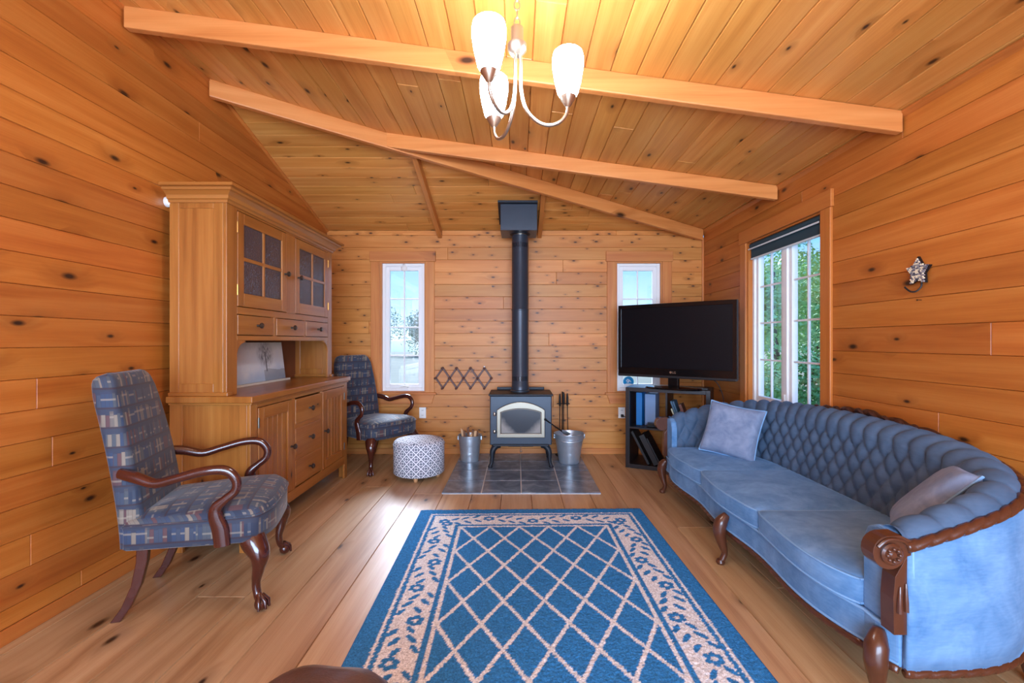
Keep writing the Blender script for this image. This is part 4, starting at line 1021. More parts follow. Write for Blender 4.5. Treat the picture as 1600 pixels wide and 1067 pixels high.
MB().box((-TW, 0.0, TZ0), (TW, 0.045, TZ1)).build('cabinet', M['matte_black'], tv, bevel=0.008, seg=3)
MB().box((-0.36, 0.045, TZ0+0.06), (0.36, 0.085, TZ1-0.1)).build('rear_housing', M['matte_black'], tv, bevel=0.015)
f0 = lambda d: (lambda a, b: (a, d, b))
fr_ = MB(); fr_.ringprism([(-TW+0.002,TZ0+0.002),(TW-0.002,TZ0+0.002),(TW-0.002,TZ1-0.002),(-TW+0.002,TZ1-0.002)], [(-TW+0.036,TZ0+0.085),(TW-0.036,TZ0+0.085),(TW-0.036,TZ1-0.04),(-TW+0.036,TZ1-0.04)], f0(-0.008), f0(0.002))
fr_.build('bezel', M['gloss_black'], tv, bevel=0.003)
MB().box((-TW+0.034, -0.002, TZ0+0.083), (TW-0.034, 0.001, TZ1-0.038)).build('screen', M['screen'], tv)
MB().box((-TW+0.004, -0.014, TZ0-0.002), (TW-0.004, 0.004, TZ0+0.022)).build('lower_lip', M['book_teal'] if False else M['matte_black'], tv, bevel=0.006)
lgm = MB(); lgm.lathe([(0.011, 0), (0.011, -0.001)], (-0.018, -0.0085, TZ0+0.052), 20, 'y'); lgm.build('logo_roundel', M['nickel'], tv)
text('logo_lettering', 'LG', 0.028, M['nickel'], tv, (-0.003, -0.0085, TZ0+0.042), (PI/2, 0, 0))
MB().tube(spline([(0.30, 0.07, 0.12), (0.36, 0.11, 0.06), (0.40, 0.13, -0.06), (0.395, 0.155, -0.2), (0.41, 0.17, -0.3)], 8), 0.004, 6).build('cord', M['cable'], tv, smooth=True)
rc = thing('remote_control', 'black remote control lying on the cube shelf beside the television stand', 'remote', on_shelf(0.57, 0.008, SH), RS+0.1)
MB().box((0, 0, 0.0005), (0.16, 0.045, 0.018)).build('body', M['matte_black'], rc, bevel=0.006)
MB().box((0.02, 0.01, 0.018), (0.13, 0.035, 0.0205)).build('buttons', M['pewter'], rc, bevel=0.002)

# ------------------------------------------------------------------ sofa
YC = 2.57
so = thing('sofa', 'long blue velvet tufted sofa with carved wood arms along the right wall', 'sofa', (1.55, YC, 0))
def sbuild(mb, name, mat, parent=None, **k):
    mb.v = [(x-1.55, y-YC, z) for x, y, z in mb.v]; return mb.build(name, mat, parent or so, **k)
def sup(x0, A, B, n, N):
    th = np.linspace(-PI/2, PI/2, 4001); x = x0+A*np.abs(np.cos(th))**(2/n); y = YC+B*np.sign(np.sin(th))*np.abs(np.sin(th))**(2/n)
    s = np.concatenate([[0], np.cumsum(np.hypot(np.diff(x), np.diff(y)))]); q = np.linspace(0, s[-1], N)
    return np.interp(q, s, x), np.interp(q, s, y), q
NP_ = 420
ix, iy, isl = sup(1.20, 0.55, 1.0, 3.6, NP_)
ox, oy, osl = sup(1.21, 0.72, 1.13, 3.2, NP_)
def top_h(x, y): return float(np.interp(x, [1.2, 1.4, 1.6, 1.7, 1.75], [0.585, 0.655, 0.712, 0.742, 0.757])+0.022*max(0, 1-abs(y-YC)/0.9)**0.7)
tx = np.gradient(ix, isl); ty = np.gradient(iy, isl); nx_, ny_ = ty, -tx   # outward of the seat
A_, B_ = 0.0955, 0.069
n_rows = 46; mb = MB(); verts = []
for i in range(NP_):
    h = top_h(ix[i], iy[i]); out = Vector((nx_[i], ny_[i], 0)); base = Vector((ix[i], iy[i], 0)); outer = Vector((ox[i], oy[i], 0))
    lean = 0.05
    pin = base+out*lean; pin.z = h-0.045
    pout = Vector((outer.x, outer.y, h-0.035))
    su = isl[i]-isl[-1]/2
    for j in range(n_rows+1):
        if j <= 30:
            t_ = j/30; p = base.lerp(pin, t_); p.z = 0.345+(h-0.045-0.345)*t_; nrm = (-out+Vector((0,0,0.12))).normalized()
            T_ = (h-0.045)-p.z
        else:
            ph_ = PI*(j-30)/(n_rows-30); c_ = (pin+pout)/2; hw_ = (pout-pin)/2
            p = c_-hw_*math.cos(ph_)+Vector((0,0,0.042*math.sin(ph_))); T_ = -0.06*(j-30)/(n_rows-30)
            nrm = (-hw_.normalized()*math.cos(ph_)+Vector((0,0,1))*math.sin(ph_)).normalized()
        Tp = T_-0.034
        if Tp < 0: pf = abs(math.sin(PI*su/A_))**0.45
        else:
            u1 = su/A_+Tp/(2*B_); u2 = su/A_-Tp/(2*B_)
            pf = (abs(math.sin(PI*u1))*abs(math.sin(PI*u2)))**0.5
        fade = 1.0 if j <= 38 else max(0.0, 1-(j-38)/(n_rows-38))
        verts.append(tuple(p+nrm*(0.028*pf*fade)))
    
faces = []
m1 = n_rows+1
for i in range(NP_-1):
    for j in range(n_rows): faces.append((i*m1+j, (i+1)*m1+j, (i+1)*m1+j+1, i*m1+j+1))
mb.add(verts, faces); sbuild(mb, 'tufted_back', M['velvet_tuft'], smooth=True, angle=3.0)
# outside panel
mb = MB(); rings = []
zlev = [0.172, 0.22, 0.34, 0.46]
for z_i in range(7):
    ring = []
    for i in range(0, NP_, 3):
        h = top_h(ix[i], iy[i])-0.03; z = 0.172+(h-0.172)*z_i/6; bl = -0.012*math.sin(PI*z_i/6)
        c = Vector((ox[i]-1.45, oy[i]-YC, 0)).normalized()
        ring.append((ox[i]-c.x*0.0+c.x*bl*-1, oy[i]-c.y*bl, z))
    rings.append(ring)
mb.loft(rings, (False, False), closed=False)
po = sbuild(mb, 'outside_panel', M['velvet'], smooth=True, angle=3.0)
sm = po.modifiers.new('solid', 'SOLIDIFY'); sm.thickness = 0.02; sm.offset = 0
# rope carved rails
def rope(path, r, name, mat):
    mb = MB(); mb.tube(path, r, 16, twist=lambda i, a: 1.06-0.34*max(0, math.sin(2*a+i*0.85))**3); return sbuild(mb, name, mat, smooth=True, angle=3.0)
def outer_path(i0, i1, dz=None, z=None, off=0.0, step=1):
    out = []
    for i in range(i0, i1, step):
        c = Vector((ox[i]-1.45, oy[i]-YC, 0)).normalized()
        out.append((ox[i]+c.x*off, oy[i]+c.y*off, z if z is not None else top_h(ix[i], iy[i])+dz))
    return out
def arm_idx(frac): return int(NP_*frac)
rope(outer_path(0, arm_idx(0.30), dz=-0.026, off=0.008), 0.0165, 'arm_rail', M['walnut'])
rope(outer_path(arm_idx(0.70), NP_, dz=-0.026, off=0.008), 0.0165, 'arm_rail', M['walnut'])
rope(outer_path(0, NP_, z=0.166, off=0.004), 0.014, 'base_rail', M['walnut'])
def fx(y): return 1.135-0.012*math.cos(2*PI*(y-YC)/0.72)*(1 if abs(y-YC) < 1.2 else 0)+0.55*max(0, abs(y-YC)-0.78)**2
ys = [YC-1.0+2.0*k/120 for k in range(121)]
corner = lambda s: [(1.168, YC+s*1.05), (1.176, YC+s*1.09), (1.19, YC+s*1.118)]
def front_line(off): return [(x+off, y) for x, y in reversed(corner(-1))]+[(fx(y)+off, y) for y in ys]+[(x+off, y) for x, y in corner(1)]
rope([tuple(p) for p in spline([(x, y, 0.166) for x, y in front_line(0.012)], 2)], 0.0125, 'base_rail', M['walnut'])
poly = front_line(0.012)+[(ox[i], oy[i]) for i in range(NP_-1, -1, -6)]
mb = MB(); mb.prism(poly, lambda a,b: (a,b,0.172), lambda a,b: (a,b,0.288)); sbuild(mb, 'seat_base', M['velvet'], bevel=0.006)
mb = MB(); mb.tube([(x, y, 0.287) for x, y in front_line(0.012)], 0.006, 8); sbuild(mb, 'piping', M['piping'], smooth=True)
mb = MB(); mb.tube([(x, y, 0.184) for x, y in front_line(0.011)], 0.005, 8); sbuild(mb, 'piping', M['piping'], smooth=True)
# three cushions
def inner_x(y): return float(np.interp(y, iy, ix))
bounds = [YC-0.985, YC-0.345, YC+0.345, YC+0.985]
for k in range(3):
    y0, y1 = bounds[k]+0.003, bounds[k+1]-0.003
    n = 26; yy = [y0+(y1-y0)*j/n for j in range(n+1)]
    fr = [(fx(y)-0.004+0.02*(abs(2*(y-y0)/(y1-y0)-1)**8), y) for y in yy]
    bk = [(min(inner_x(max(YC-0.99, min(YC+0.99, y)))+0.0, 1.74)-0.005, y) for y in reversed(yy)]
    if k == 0: bk = [(x if y > y0+0.02 else min(x, 1.5), y) for x, y in bk]
    if k == 2: bk = [(x if y < y1-0.02 else min(x, 1.5), y) for x, y in bk]
    # sides sampled
    pl = fr+[(fr[-1][0]+(bk[0][0]-fr[-1][0])*j/10, y1) for j in range(1, 10)]+bk+[(bk[-1][0]+(fr[0][0]-bk[-1][0])*j/10, y0) for j in range(1, 10)]
    cx = sum(p[0] for p in pl)/len(pl); cy = sum(p[1] for p in pl)/len(pl)
    rg = []
    def ins(p, d):
        dx, dy = cx-p[0], cy-p[1]
        ux = max(-1, min(1, dx/0.12)); uy = max(-1, min(1, dy/0.12)); return (p[0]+ux*d, p[1]+uy*d)
    for d, z in ((0.012, 0.290), (0.002, 0.296), (0.0, 0.335), (0.0, 0.374), (0.004, 0.383), (0.016, 0.389)):
        rg.append([(*ins(p, d), z) for p in pl])
    last = rg[-1]
    for kk, z in ((0.12, 0.397), (0.28, 0.404), (0.5, 0.409), (0.75, 0.412), (0.96, 0.413)):
        rg.append([(x+(cx-x)*kk, y+(cy-y)*kk, z) for x, y, _ in last])
    mb = MB(); mb.loft(rg); cu = sbuild(mb, 'seat_cushion', M['velvet'], smooth=True, angle=1.0)
    mb = MB(); mb.tube([(*ins(p, 0.001), 0.380) for p in pl+[pl[0]]], 0.0045, 6); sbuild(mb, 'cushion_piping', M['piping'], cu, smooth=True)
    mb = MB(); mb.tube([(*ins(p, 0.001), 0.298) for p in pl+[pl[0]]], 0.0045, 6); sbuild(mb, 'cushion_piping', M['piping'], cu, smooth=True)
# carved arm fronts
for s in (-1, 1):
    def mp(d): return lambda a, b: (a, YC+s*(1.13-d), b)
    cx, cz, r = 1.155, 0.545, 0.052
    out = []
    for i in range(15):
        a = math.radians(100+230*i/14); out.append((cx+r*math.cos(a), cz+r*math.sin(a)))
    poly = [(1.222, 0.583), (1.19, 0.598)]+out+[(1.172, 0.47), (1.166, 0.40), (1.168, 0.29), (1.222, 0.29)]
    af = sbuild(MB().prism(poly, mp(-0.012), mp(0.04)), 'arm_front', M['walnut'], bevel=0.008, seg=3)
    sbuild(MB().lathe([(0.032, -0.0), (0.034, -s*-0.008), (0.028, -s*-0.013), (0.014, -s*-0.011), (0.008, -s*-0.016)], (cx+0.002, YC+s*1.142, cz-0.002), 20, 'y'), 'medallion', M['walnut'], af, smooth=True, angle=0.6)
    for k in range(8):
        a = 2*PI*k/8; sbuild(MB().sphere((cx+0.002+0.019*math.cos(a), YC+s*1.156, cz-0.002+0.019*math.sin(a)), 0.006, 8, 6), 'rosette_petal', M['walnut'], af, smooth=True)
    for (xa, za), (xb, zb) in (((1.186, 0.44), (1.184, 0.36)), ((1.204, 0.45), (1.206, 0.365))):
        sbuild(MB().tube(spline([(xa, YC+s*1.143, za), ((xa+xb)/2-0.003, YC+s*1.146, (za+zb)/2), (xb, YC+s*1.143, zb)], 4), lerpl([0.003, 0.006, 0.009], 4), 8), 'carved_drop', M['walnut'], af, smooth=True)
    sbuild(MB().tube(spline([(1.215, YC+s*1.145, 0.568), (1.185, YC+s*1.147, 0.585), (1.145, YC+s*1.147, 0.587), (1.115, YC+s*1.147, 0.565)], 5), 0.005, 8), 'carved_scroll', M['walnut'], af, smooth=True)
    sbuild(MB().prism([(0.035, 0.288), (0.15, 0.288), (0.15, 0.53), (0.13, 0.575), (0.085, 0.597), (0.035, 0.59)], lambda a,b: (1.192, YC+s*(1.13-a), b), lambda a,b: (1.235, YC+s*(1.13-a), b)), 'arm_end', M['velvet'], bevel=0.008)
    sbuild(MB().tube([(1.226, YC+s*1.141, 0.335), (1.226, YC+s*1.143, 0.46), (1.226, YC+s*1.141, 0.572)], 0.005, 8), 'piping', M['piping'], smooth=True)
# legs
def sofa_leg(x, y, dx, dy):
    key = [(x+0.02*-dx, y-0.02*dy, 0.265), (x+0.012*dx, y+0.012*dy, 0.225), (x+0.022*dx, y+0.022*dy, 0.175), (x+0.008*dx, y+0.008*dy, 0.11), (x-0.006*dx, y-0.006*dy, 0.06), (x+0.006*dx, y+0.006*dy, 0.024), (x+0.016*dx, y+0.016*dy, 0.0)]
    o = sbuild(MB().tube(spline(key, 5), lerpl([0.018, 0.034, 0.034, 0.024, 0.016, 0.016, 0.018], 5), 14), 'leg', M['walnut'], smooth=True, angle=1.2)
    sbuild(MB().lathe([(0.02, 0.0), (0.024, 0.01), (0.018, 0.024)], (x+0.016*dx, y+0.016*dy, 0.0), 12), 'foot', M['walnut'], o, smooth=True)
sofa_leg(1.165, YC-1.08, -0.75, -0.65); sofa_leg(1.165, YC+1.08, -0.75, 0.65); sofa_leg(1.115, YC-0.08, -1, 0)
sofa_leg(1.80, YC-0.95, 0.4, -0.8); sofa_leg(1.80, YC+0.95, 0.4, 0.8); sofa_leg(1.88, YC, 1, 0)
# carved crest rail behind the back
cr_ = MB(); rg = []
for k in range(61):
    t_ = k/60; y = YC-0.62+1.24*t_; e_ = abs(2*t_-1)
    z = 0.745+0.075*(1-e_)**0.6+0.012*math.sin(t_*PI*14)*(1-e_)**0.4
    rg.append([(1.915, y, 0.70), (1.915, y, z-0.012), (1.93, y, z), (1.952, y, z-0.004), (1.958, y, 0.70)])
cr_.loft(rg); crest = sbuild(cr_, 'crest_rail', M['dark_crest'], smooth=True, angle=0.9)
for k in range(9):
    y = YC-0.36+0.09*k; zc_ = 0.775+0.03*(1-abs(k-4)/4.5)
    sbuild(MB().tube(spline([(1.913, y-0.04, zc_-0.02), (1.908, y, zc_+0.012), (1.913, y+0.035, zc_), (1.91, y+0.02, zc_-0.016)], 5), lerpl([0.005, 0.012, 0.010, 0.005], 5), 8), 'carved_leaf', M['dark_crest'], crest, smooth=True)

# scatter cushions
def pillow(label, loc, normal, upv, size, thick, spin=0.0):
    p = thing('scatter_cushion', label, 'cushion', loc, 0, 'scatter cushions on the sofa')
    n_ = Vector(normal).normalized(); u_ = Vector(upv); u_ = (u_-n_*u_.dot(n_)).normalized(); r_ = u_.cross(n_)
    p.rotation_euler = Matrix((r_, u_, n_)).transposed().to_euler()
    N = 28; vs = []; H = size/2; rg = random.Random(len(label))
    for side in (1, -1):
        for i in range(N+1):
            for j in range(N+1):
                a = 2*i/N-1; b = 2*j/N-1
                k = ((1-a**4)*(1-b**4)); pinch = 1-0.07*(1-b*b)*abs(a)**3; pinch2 = 1-0.07*(1-a*a)*abs(b)**3
                wr = 0.006*math.sin(b*22+a*3)*max(0, abs(a)-0.55)+0.006*math.sin(a*22+b*3)*max(0, abs(b)-0.55)
                vs.append((a*H*pinch, b*H*pinch2, side*(thick/2*max(k, 0)**0.42+wr*(1 if k > 0 else 0))))
    m = (N+1)**2; fs = []
    for i in range(N):
        for j in range(N):
            q = (i*(N+1)+j, (i+1)*(N+1)+j, (i+1)*(N+1)+j+1, i*(N+1)+j+1); fs.append(q); fs.append(tuple(m+w for w in reversed(q)))
    MB().add(vs, fs).build('cushion_cover', M['pillow'], p, smooth=True, angle=3.0)
    loop = [(-1+2*i/N, -1) for i in range(N)]+[(1, -1+2*i/N) for i in range(N)]+[(1-2*i/N, 1) for i in range(N)]+[(-1, 1-2*i/N) for i in range(N+1)]
    MB().tube([(a*H*(1-0.07*(1-b*b)*abs(a)**3), b*H*(1-0.07*(1-a*a)*abs(b)**3), 0) for a, b in loop], 0.005, 6).build('cushion_piping', M['piping'], p, smooth=True)
    return p
pillow('square grey blue cushion leaning in the far corner of the sofa', (1.50, 3.22, 0.575), (-0.62, -0.72, 0.34), (0.10, -0.08, 1), 0.37, 0.13)
pillow('square grey blue cushion tilted against the near arm of the sofa', (1.625, 1.80, 0.575), (-0.52, 0.50, 0.62), (0.55, -0.35, 0.6), 0.36, 0.12)

# ------------------------------------------------------------------ rug
rw, rl = 1.56, 2.34; cell = 0.006
nx = int(rw/cell); ny = int(rl/cell)
X, Y = np.meshgrid(np.linspace(-rw/2, rw/2, nx+1), np.linspace(-rl, 0, ny+1), indexing='ij')
ed = np.minimum(np.minimum(rw/2-np.abs(X), -Y), Y+rl)     # distance from the edge
blue = np.array(srgb(62,126,188)[:3]); cream = np.array(srgb(222,224,226)[:3])
wm = np.zeros_like(X, bool)
jit = np.random.RandomState(1).normal(0, 0.0016, X.shape)
e2 = ed+jit
wm |= (e2 > 0.086) & (e2 < 0.101)
band = (e2 > 0.121) & (e2 < 0.272); wm |= band
wm |= (e2 > 0.296) & (e2 < 0.314)
field = e2 >= 0.314
fw_, fl_ = 0.932/5, 0.338
yt = -0.314
p = X/fw_+0.5+(Y-yt)/fl_; q = X/fw_+0.5-(Y-yt)/fl_
dp = np.abs(p-np.round(p)); dq = np.abs(q-np.round(q))
nrmf = 1/math.sqrt((1/fw_)**2+(1/fl_)**2)
lat = (np.minimum(dp, dq)*nrmf+jit*0.8 < 0.0085) & field
wm |= lat
motif = np.zeros_like(X, bool)
def ell(cx, cy, a, b, ang, holes=False):
    c, s = math.cos(ang), math.sin(ang); r = max(a, b)+0.01
    i0, i1 = np.searchsorted(X[:,0], [cx-r, cx+r]); j0, j1 = np.searchsorted(Y[0], [cy-r, cy+r])
    if i1 <= i0 or j1 <= j0: return
    xs = X[i0:i1, j0:j1]-cx+jit[i0:i1, j0:j1]; ys_ = Y[i0:i1, j0:j1]-cy
    m = ((xs*c+ys_*s)/a)**2+((-xs*s+ys_*c)/b)**2 < 1
    if holes: motif[i0:i1, j0:j1] &= ~m
    else: motif[i0:i1, j0:j1] |= m
def vine(x0, y0, x1, y1, flip):
    L = math.hypot(x1-x0, y1-y0); ux, uy = (x1-x0)/L, (y1-y0)/L; vx, vy = -uy, ux; ang0 = math.atan2(uy, ux)
    n = max(2, round(L/0.275)); st_ = L/n
    for k in range(n+1):
        c = k*st_; wob = 0.022*(1 if k % 2 else -1)*flip
        fx_, fy_ = x0+ux*c+vx*wob, y0+uy*c+vy*wob
        for a in range(6): ell(fx_+0.026*math.cos(a*PI/3+0.4), fy_+0.026*math.sin(a*PI/3+0.4), 0.0145, 0.0145, 0)
        ell(fx_, fy_, 0.009, 0.009, 0, True)
        if k == n: break
        for m_i, (t_, sd, da, ln) in enumerate(((0.24, 1, 0.65, 0.024), (0.30, -1, -0.65, 0.026), (0.46, 1, 0.7, 0.027), (0.52, -1, -0.7, 0.027), (0.70, 1, 0.65, 0.025), (0.76, -1, -0.65, 0.024))):
            cc = c+st_*t_; w2 = 0.036*sd+0.02*math.sin(PI*2*t_)*(1 if k % 2 else -1)
            ell(x0+ux*cc+vx*w2, y0+uy*cc+vy*w2, ln*1.25, 0.0125, ang0+da*1.0)
bc_ = 0.196
vine(-rw/2+bc_, -bc_, rw/2-bc_, -bc_, 1); vine(rw/2-bc_, -bc_-0.06, rw/2-bc_, -rl+bc_+0.06, 1)
vine(-rw/2+bc_, -rl+bc_, rw/2-bc_, -rl+bc_, 1); vine(-rw/2+bc_, -bc_-0.06, -rw/2+bc_, -rl+bc_+0.06, -1)
wm &= ~(motif & band)
colr = np.where(wm[..., None], cream, blue); colr = np.concatenate([colr, np.ones(X.shape+(1,))], -1)
rs = np.random.RandomState(3)
Z = 0.011+rs.uniform(-0.0016, 0.0016, X.shape)
Z[0, :] = Z[-1, :] = 0.002; Z[:, 0] = Z[:, -1] = 0.002
co = np.stack([X, Y, Z], -1).reshape(-1, 3)
idx = np.arange((nx+1)*(ny+1)).reshape(nx+1, ny+1)
fq_ = np.stack([idx[:-1,:-1], idx[1:,:-1], idx[1:,1:], idx[:-1,1:]], -1).reshape(-1, 4)
rm = bpy.data.meshes.new('rug'); rm.vertices.add(len(co)); rm.vertices.foreach_set('co', co.ravel())
rm.loops.add(fq_.size); rm.loops.foreach_set('vertex_index', fq_.ravel().astype(np.int32))
rm.polygons.add(len(fq_)); rm.polygons.foreach_set('loop_start', np.arange(0, fq_.size, 4, dtype=np.int32)); rm.polygons.foreach_set('loop_total', np.full(len(fq_), 4, np.int32))
rm.update(); ca = rm.color_attributes.new('rugcol', 'FLOAT_COLOR', 'POINT'); ca.data.foreach_set('color', colr.reshape(-1, 4).astype(np.float32).ravel())
rm.validate()
rug = thing('area_rug', 'blue and cream rug with diamond lattice and leafy vine border', 'rug', (0.10, 3.275, 0.0), math.radians(1.2))
link('pile', rm, M['rug'], rug)
MB().box((-rw/2, -rl, 0.0005), (rw/2, 0, 0.006)).build('backing', M['rug_back'], rug)

# ------------------------------------------------------------------ chandelier
ch = thing('chandelier', 'three light brushed nickel chandelier with glowing white glass shades', 'chandelier', (0.0, 1.78, 2.31))
MB().lathe([(0.024, 0.044), (0.024, 0.10), (0.018, 0.106), (0.006, 0.112)], n=20).build('hub', M['nickel'], ch, smooth=True)
MB().lathe([(0.006, -0.008), (0.022, -0.004), (0.036, 0.014), (0.037, 0.036), (0.03, 0.042), (0.02, 0.046)], n=24).build('hub_cup', M['nickel'], ch, smooth=True)
zceil = z_right(0.0)-2.31
for k in range(6):
    z = 0.122+k*0.033; tw = k % 2
    if z > zceil-0.03: break
    MB().tube([((0.011*math.cos(2*PI*i/14))*(1-tw), (0.011*math.cos(2*PI*i/14))*tw, z+0.019*math.sin(2*PI*i/14)) for i in range(15)], 0.0028, 6).build('chain_link', M['nickel'], ch, smooth=True)
MB().lathe([(0.058, zceil-0.004), (0.056, zceil-0.016), (0.03, zceil-0.03), (0.006, zceil-0.034)], n=28).build('ceiling_canopy', M['nickel'], ch, smooth=True)
for k in range(3):
    a = math.radians(0+120*k); c, s = math.cos(a), math.sin(a); r = 0.196
    key = [(0.014, 0.02), (0.014, -0.06), (0.016, -0.14), (0.036, -0.215), (0.08, -0.262), (0.125, -0.275), (0.165, -0.262), (0.19, -0.232), (r, -0.20)]
    arm = MB().tube(spline([(x*c, x*s, z) for x, z in key], 6), 0.0068, 10).build('arm', M['nickel'], ch, smooth=True)
    MB().lathe([(0.006, -0.206), (0.012, -0.2), (0.026, -0.178), (0.032, -0.166), (0.030, -0.164)], (r*c, r*s, 0), 20).build('shade_holder', M['nickel'], arm, smooth=True)
    sd_ = MB().lathe([(0.026, -0.175), (0.04, -0.15), (0.052, -0.10), (0.06, -0.05), (0.0605, -0.018), (0.056, 0.002), (0.05, 0.008), (0.047, 0.004), (0.052, -0.02), (0.048, -0.09), (0.03, -0.15), (0.012, -0.165)], (r*c, r*s, 0), 28).build('glass_shade', M['shade'], arm, smooth=True)

# ------------------------------------------------------------------ pebble star hook on the right wall
sh_ = thing('star_hook', 'pebble covered star with a black hook on the right wall', 'wall hook', (XR, 2.267, 1.545))
star = []
for k in range(10):
    a = PI/2+k*PI/5; r = 0.07 if k % 2 == 0 else 0.039; star.append((r*math.cos(a), r*math.sin(a)*1.05))
MB().prism(star, lambda a,b: (-0.02, a, b), lambda a,b: (-0.006, a, b)).build('star_body', M['iron'], sh_)
pbm = [simple('pebble_grey', srgb(150,142,140), 0.5), simple('pebble_cream', srgb(232,214,180), 0.5), simple('pebble_dark', srgb(88,82,92), 0.5)]
rng = random.Random(5)
def in_star(x, y):
    ins_ = False
    for i in range(10):
        (x0,y0),(x1,y1) = star[i], star[(i+1)%10]
        if (y0 > y) != (y1 > y) and x < (x1-x0)*(y-y0)/(y1-y0)+x0: ins_ = not ins_
    return ins_
mbs = [MB(), MB(), MB()]; k = 0
for i in range(-6, 7):
    for j in range(-9, 10):
        x = i*0.0105+(0.005 if j % 2 else 0); y = j*0.0075
        if in_star(x, y): mbs[rng.randrange(3)].sphere((-0.022, x, y), 0.0062, 8, 6, (0.7, rng.uniform(0.8,1.15), rng.uniform(0.55,0.8)))
for m, mt in zip(mbs, pbm):
    o = m.build('pebbles', mt, sh_, smooth=True); o['kind'] = 'stuff'
MB().tube(spline([(-0.012, -0.012, -0.04), (-0.014, -0.014, -0.075), (-0.028, -0.002, -0.098), (-0.042, 0.014, -0.098), (-0.052, 0.03, -0.08), (-0.054, 0.034, -0.072)], 6), 0.004, 8).build('hook', M['iron'], sh_, smooth=True)
nl = MB().lathe([(0.0016, 0.0), (0.0016, -0.02), (0.004, -0.021), (0.004, -0.023)], (0, 0, 0), 8, 'x').build('nail', M['iron']); nl.location = (XR, 2.267, 1.404)
tag(nl, 'tiny nail in the right wall just below the star hook', 'nail')

# ------------------------------------------------------------------ brown leather footstool at the lower edge
fs_ = thing('leather_footstool', 'plump brown leather footstool at the bottom edge of the picture', 'footstool', (-0.405, 0.855, 0.0135))
rg = []; n = 48
def lobed(a): return 0.96+0.045*math.cos(6*a+0.6)
for r, z in ((0.18, 0.0), (0.2, 0.03), (0.215, 0.12), (0.22, 0.24), (0.215, 0.33), (0.195, 0.385), (0.165, 0.415), (0.12, 0.436), (0.06, 0.447), (0.012, 0.446)):
    rg.append([(r*lobed(2*PI*j/n)*math.cos(2*PI*j/n), r*lobed(2*PI*j/n)*math.sin(2*PI*j/n), z*1.15) for j in range(n)])
MB().loft(rg).build('leather_cover', M['leather'], fs_, smooth=True, angle=1.2)
MB().tube([(0.219*lobed(2*PI*j/n)*math.cos(2*PI*j/n), 0.219*lobed(2*PI*j/n)*math.sin(2*PI*j/n), 0.345) for j in range(n+1)], 0.005, 6).build('seam_piping', M['leather'], fs_, smooth=True)
MB().lathe([(0.014, 0.0), (0.014, 0.008), (0.004, 0.012)], (0, 0, 0.511), 14).build('top_button', M['leather'], fs_, smooth=True)

# ------------------------------------------------------------------ outside
gr = MB().box((-80, -60, -0.9), (90, 120, -0.7)).build('ground', M['grass']); gr['kind'] = 'structure'
def tree(label, loc, h, r, mat, n=1500, seed=0, conic=False):
    rng = random.Random(seed); t_ = thing('tree', label, 'tree', loc, 0, 'trees outside the windows')
    MB().tube([(0,0,0), (0.05*r,0,h*0.3), (0,0.04*r,h*0.6), (0,0,h*0.9)], [0.05*h*0.5, 0.04*h*0.5, 0.025*h*0.5, 0.01*h*0.5], 8).build('trunk', M['bark'], t_, smooth=True)
    mb = MB()
    blobs = [(rng.uniform(-0.55,0.55)*r, rng.uniform(-0.55,0.55)*r, h*rng.uniform(0.25,0.85), r*rng.uniform(0.38,0.62)) for _ in range(16)]
    for _ in range(n):
        bx, by, bz, br = rng.choice(blobs)
        d = Vector((rng.gauss(0,1), rng.gauss(0,1), rng.gauss(0,1))).normalized()*br*rng.uniform(0.6,1.0)
        c = Vector((bx,by,bz))+d
        if c.z < 0.1: continue
        u = Vector((rng.gauss(0,1), rng.gauss(0,1), rng.gauss(0,0.6))).normalized(); v = u.cross(d+Vector((0.01,0.2,0.1))).normalized(); s = 0.062*rng.uniform(0.7,1.4)*max(1, r/1.8)
        mb.add([c-u*s, c-v*s*0.55, c+u*s, c+v*s*0.55], [(0,1,2,3)])
    me = bpy.data.meshes.new('foliage'); me.from_pydata(mb.v, [], mb.f); o = link('foliage', me, mat, t_); o['kind'] = 'stuff'
for i, (x, y, h, r, mt, lab) in enumerate(((7.2, 12.9, 4.4, 1.7, 'leaf', 'leafy light green tree outside the far half of the side window'), (10.6, 14.2, 4.8, 1.9, 'leaf2', 'darker green tree outside the mullion of the side window'),
        (8.7, 9.4, 3.6, 1.4, 'leaf', 'nearest light green tree outside the near half of the side window'), (11.6, 19.4, 6.0, 2.4, 'leaf2', 'tall green tree behind the others outside the side window'),
        (16.5, 25.5, 6.8, 3.0, 'leaf', 'broad green tree far behind outside the side window'), (13.4, 10.4, 4.4, 1.6, 'leaf2', 'green tree outside beyond the near casing of the side window'))):
    tree(lab, (x, y, -0.7), h, r, M[mt], 6500, i)
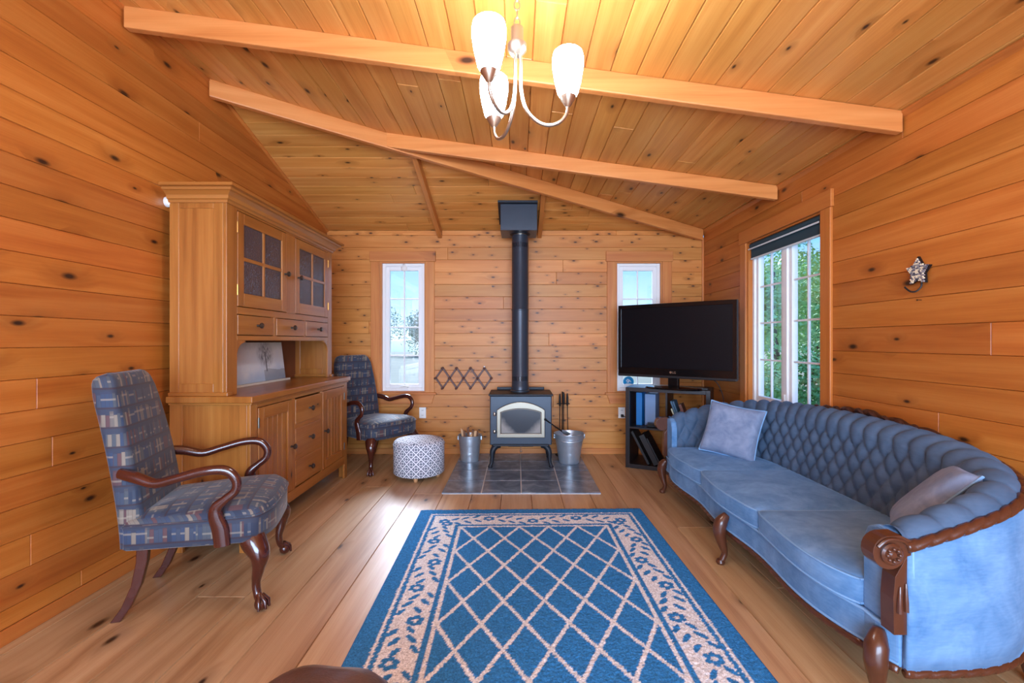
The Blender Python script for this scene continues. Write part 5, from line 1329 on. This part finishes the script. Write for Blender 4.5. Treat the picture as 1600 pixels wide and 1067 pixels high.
for i, (x, y, h, r, lab) in enumerate(((-20.0, 62, 5.6, 4.4, 'distant hazy tree left in the view of the left back window'), (-11.2, 62, 4.8, 4.2, 'distant hazy tree right in the view of the left back window'), (12.0, 62, 4.8, 4.2, 'distant tree left in the view of the right back window'), (21.0, 62, 5.6, 4.4, 'distant tree right in the view of the right back window'))):
    tree(lab, (x, y, -0.7), h, r, M['leaf_far'], 7000, 20+i)

def shrub(label, loc, h, r, mat, n, seed):
    rng = random.Random(seed); t_ = thing('shrub', label, 'shrub', loc, 0, 'shrubs outside the side window')
    for k in range(4):
        a = k*PI/2+0.4; MB().tube([(0.04*math.cos(a), 0.04*math.sin(a), 0), (0.3*r*math.cos(a), 0.3*r*math.sin(a), h*0.5), (0.5*r*math.cos(a), 0.5*r*math.sin(a), h*0.8)], [0.03, 0.02, 0.008], 6).build('stem', M['bark'], t_, smooth=True)
    mb = MB()
    for _ in range(n):
        d = Vector((rng.gauss(0,1), rng.gauss(0,1), rng.gauss(0,1))).normalized(); q = rng.uniform(0.55, 1.0)
        c = Vector((d.x*r*q, d.y*r*q, h*0.5+d.z*h*0.5*q)); u = Vector((rng.gauss(0,1), rng.gauss(0,1), rng.gauss(0,0.6))).normalized(); v = u.cross(d+Vector((0.01,0.2,0.1))).normalized(); s = 0.05*rng.uniform(0.7,1.4)
        mb.add([c-u*s, c-v*s*0.55, c+u*s, c+v*s*0.55], [(0,1,2,3)])
    me = bpy.data.meshes.new('foliage'); me.from_pydata(mb.v, [], mb.f); o = link('foliage', me, mat, t_); o['kind'] = 'stuff'
for i, (x, y, h, r, mt, lab) in enumerate(((4.9, 9.2, 1.7, 0.62, 'leaf', 'low light green shrub outside the far edge of the side window'), (6.35, 10.2, 1.8, 0.72, 'leaf2', 'low darker green shrub outside the middle of the side window'))):
    shrub(lab, (x, y, -0.7), h, r, M[mt], 2600, 40+i)
hl = MB(); n = 80; f_ = []; t2 = []
rng = random.Random(2)
for k in range(n+1):
    x = -90+180*k/n; z = 5.4+1.6*math.sin(x*0.06)+0.8*math.sin(x*0.17+1)+rng.uniform(-0.25, 0.25)
    f_.append((x, 84, -0.9)); t2.append((x, 98, z))
hl.loft([f_, t2, [(x, 112, -0.9) for x, _, _ in f_]], (False, False), closed=False)
ho = hl.build('hills', M['leaf_far'], smooth=True); ho['kind'] = 'structure'
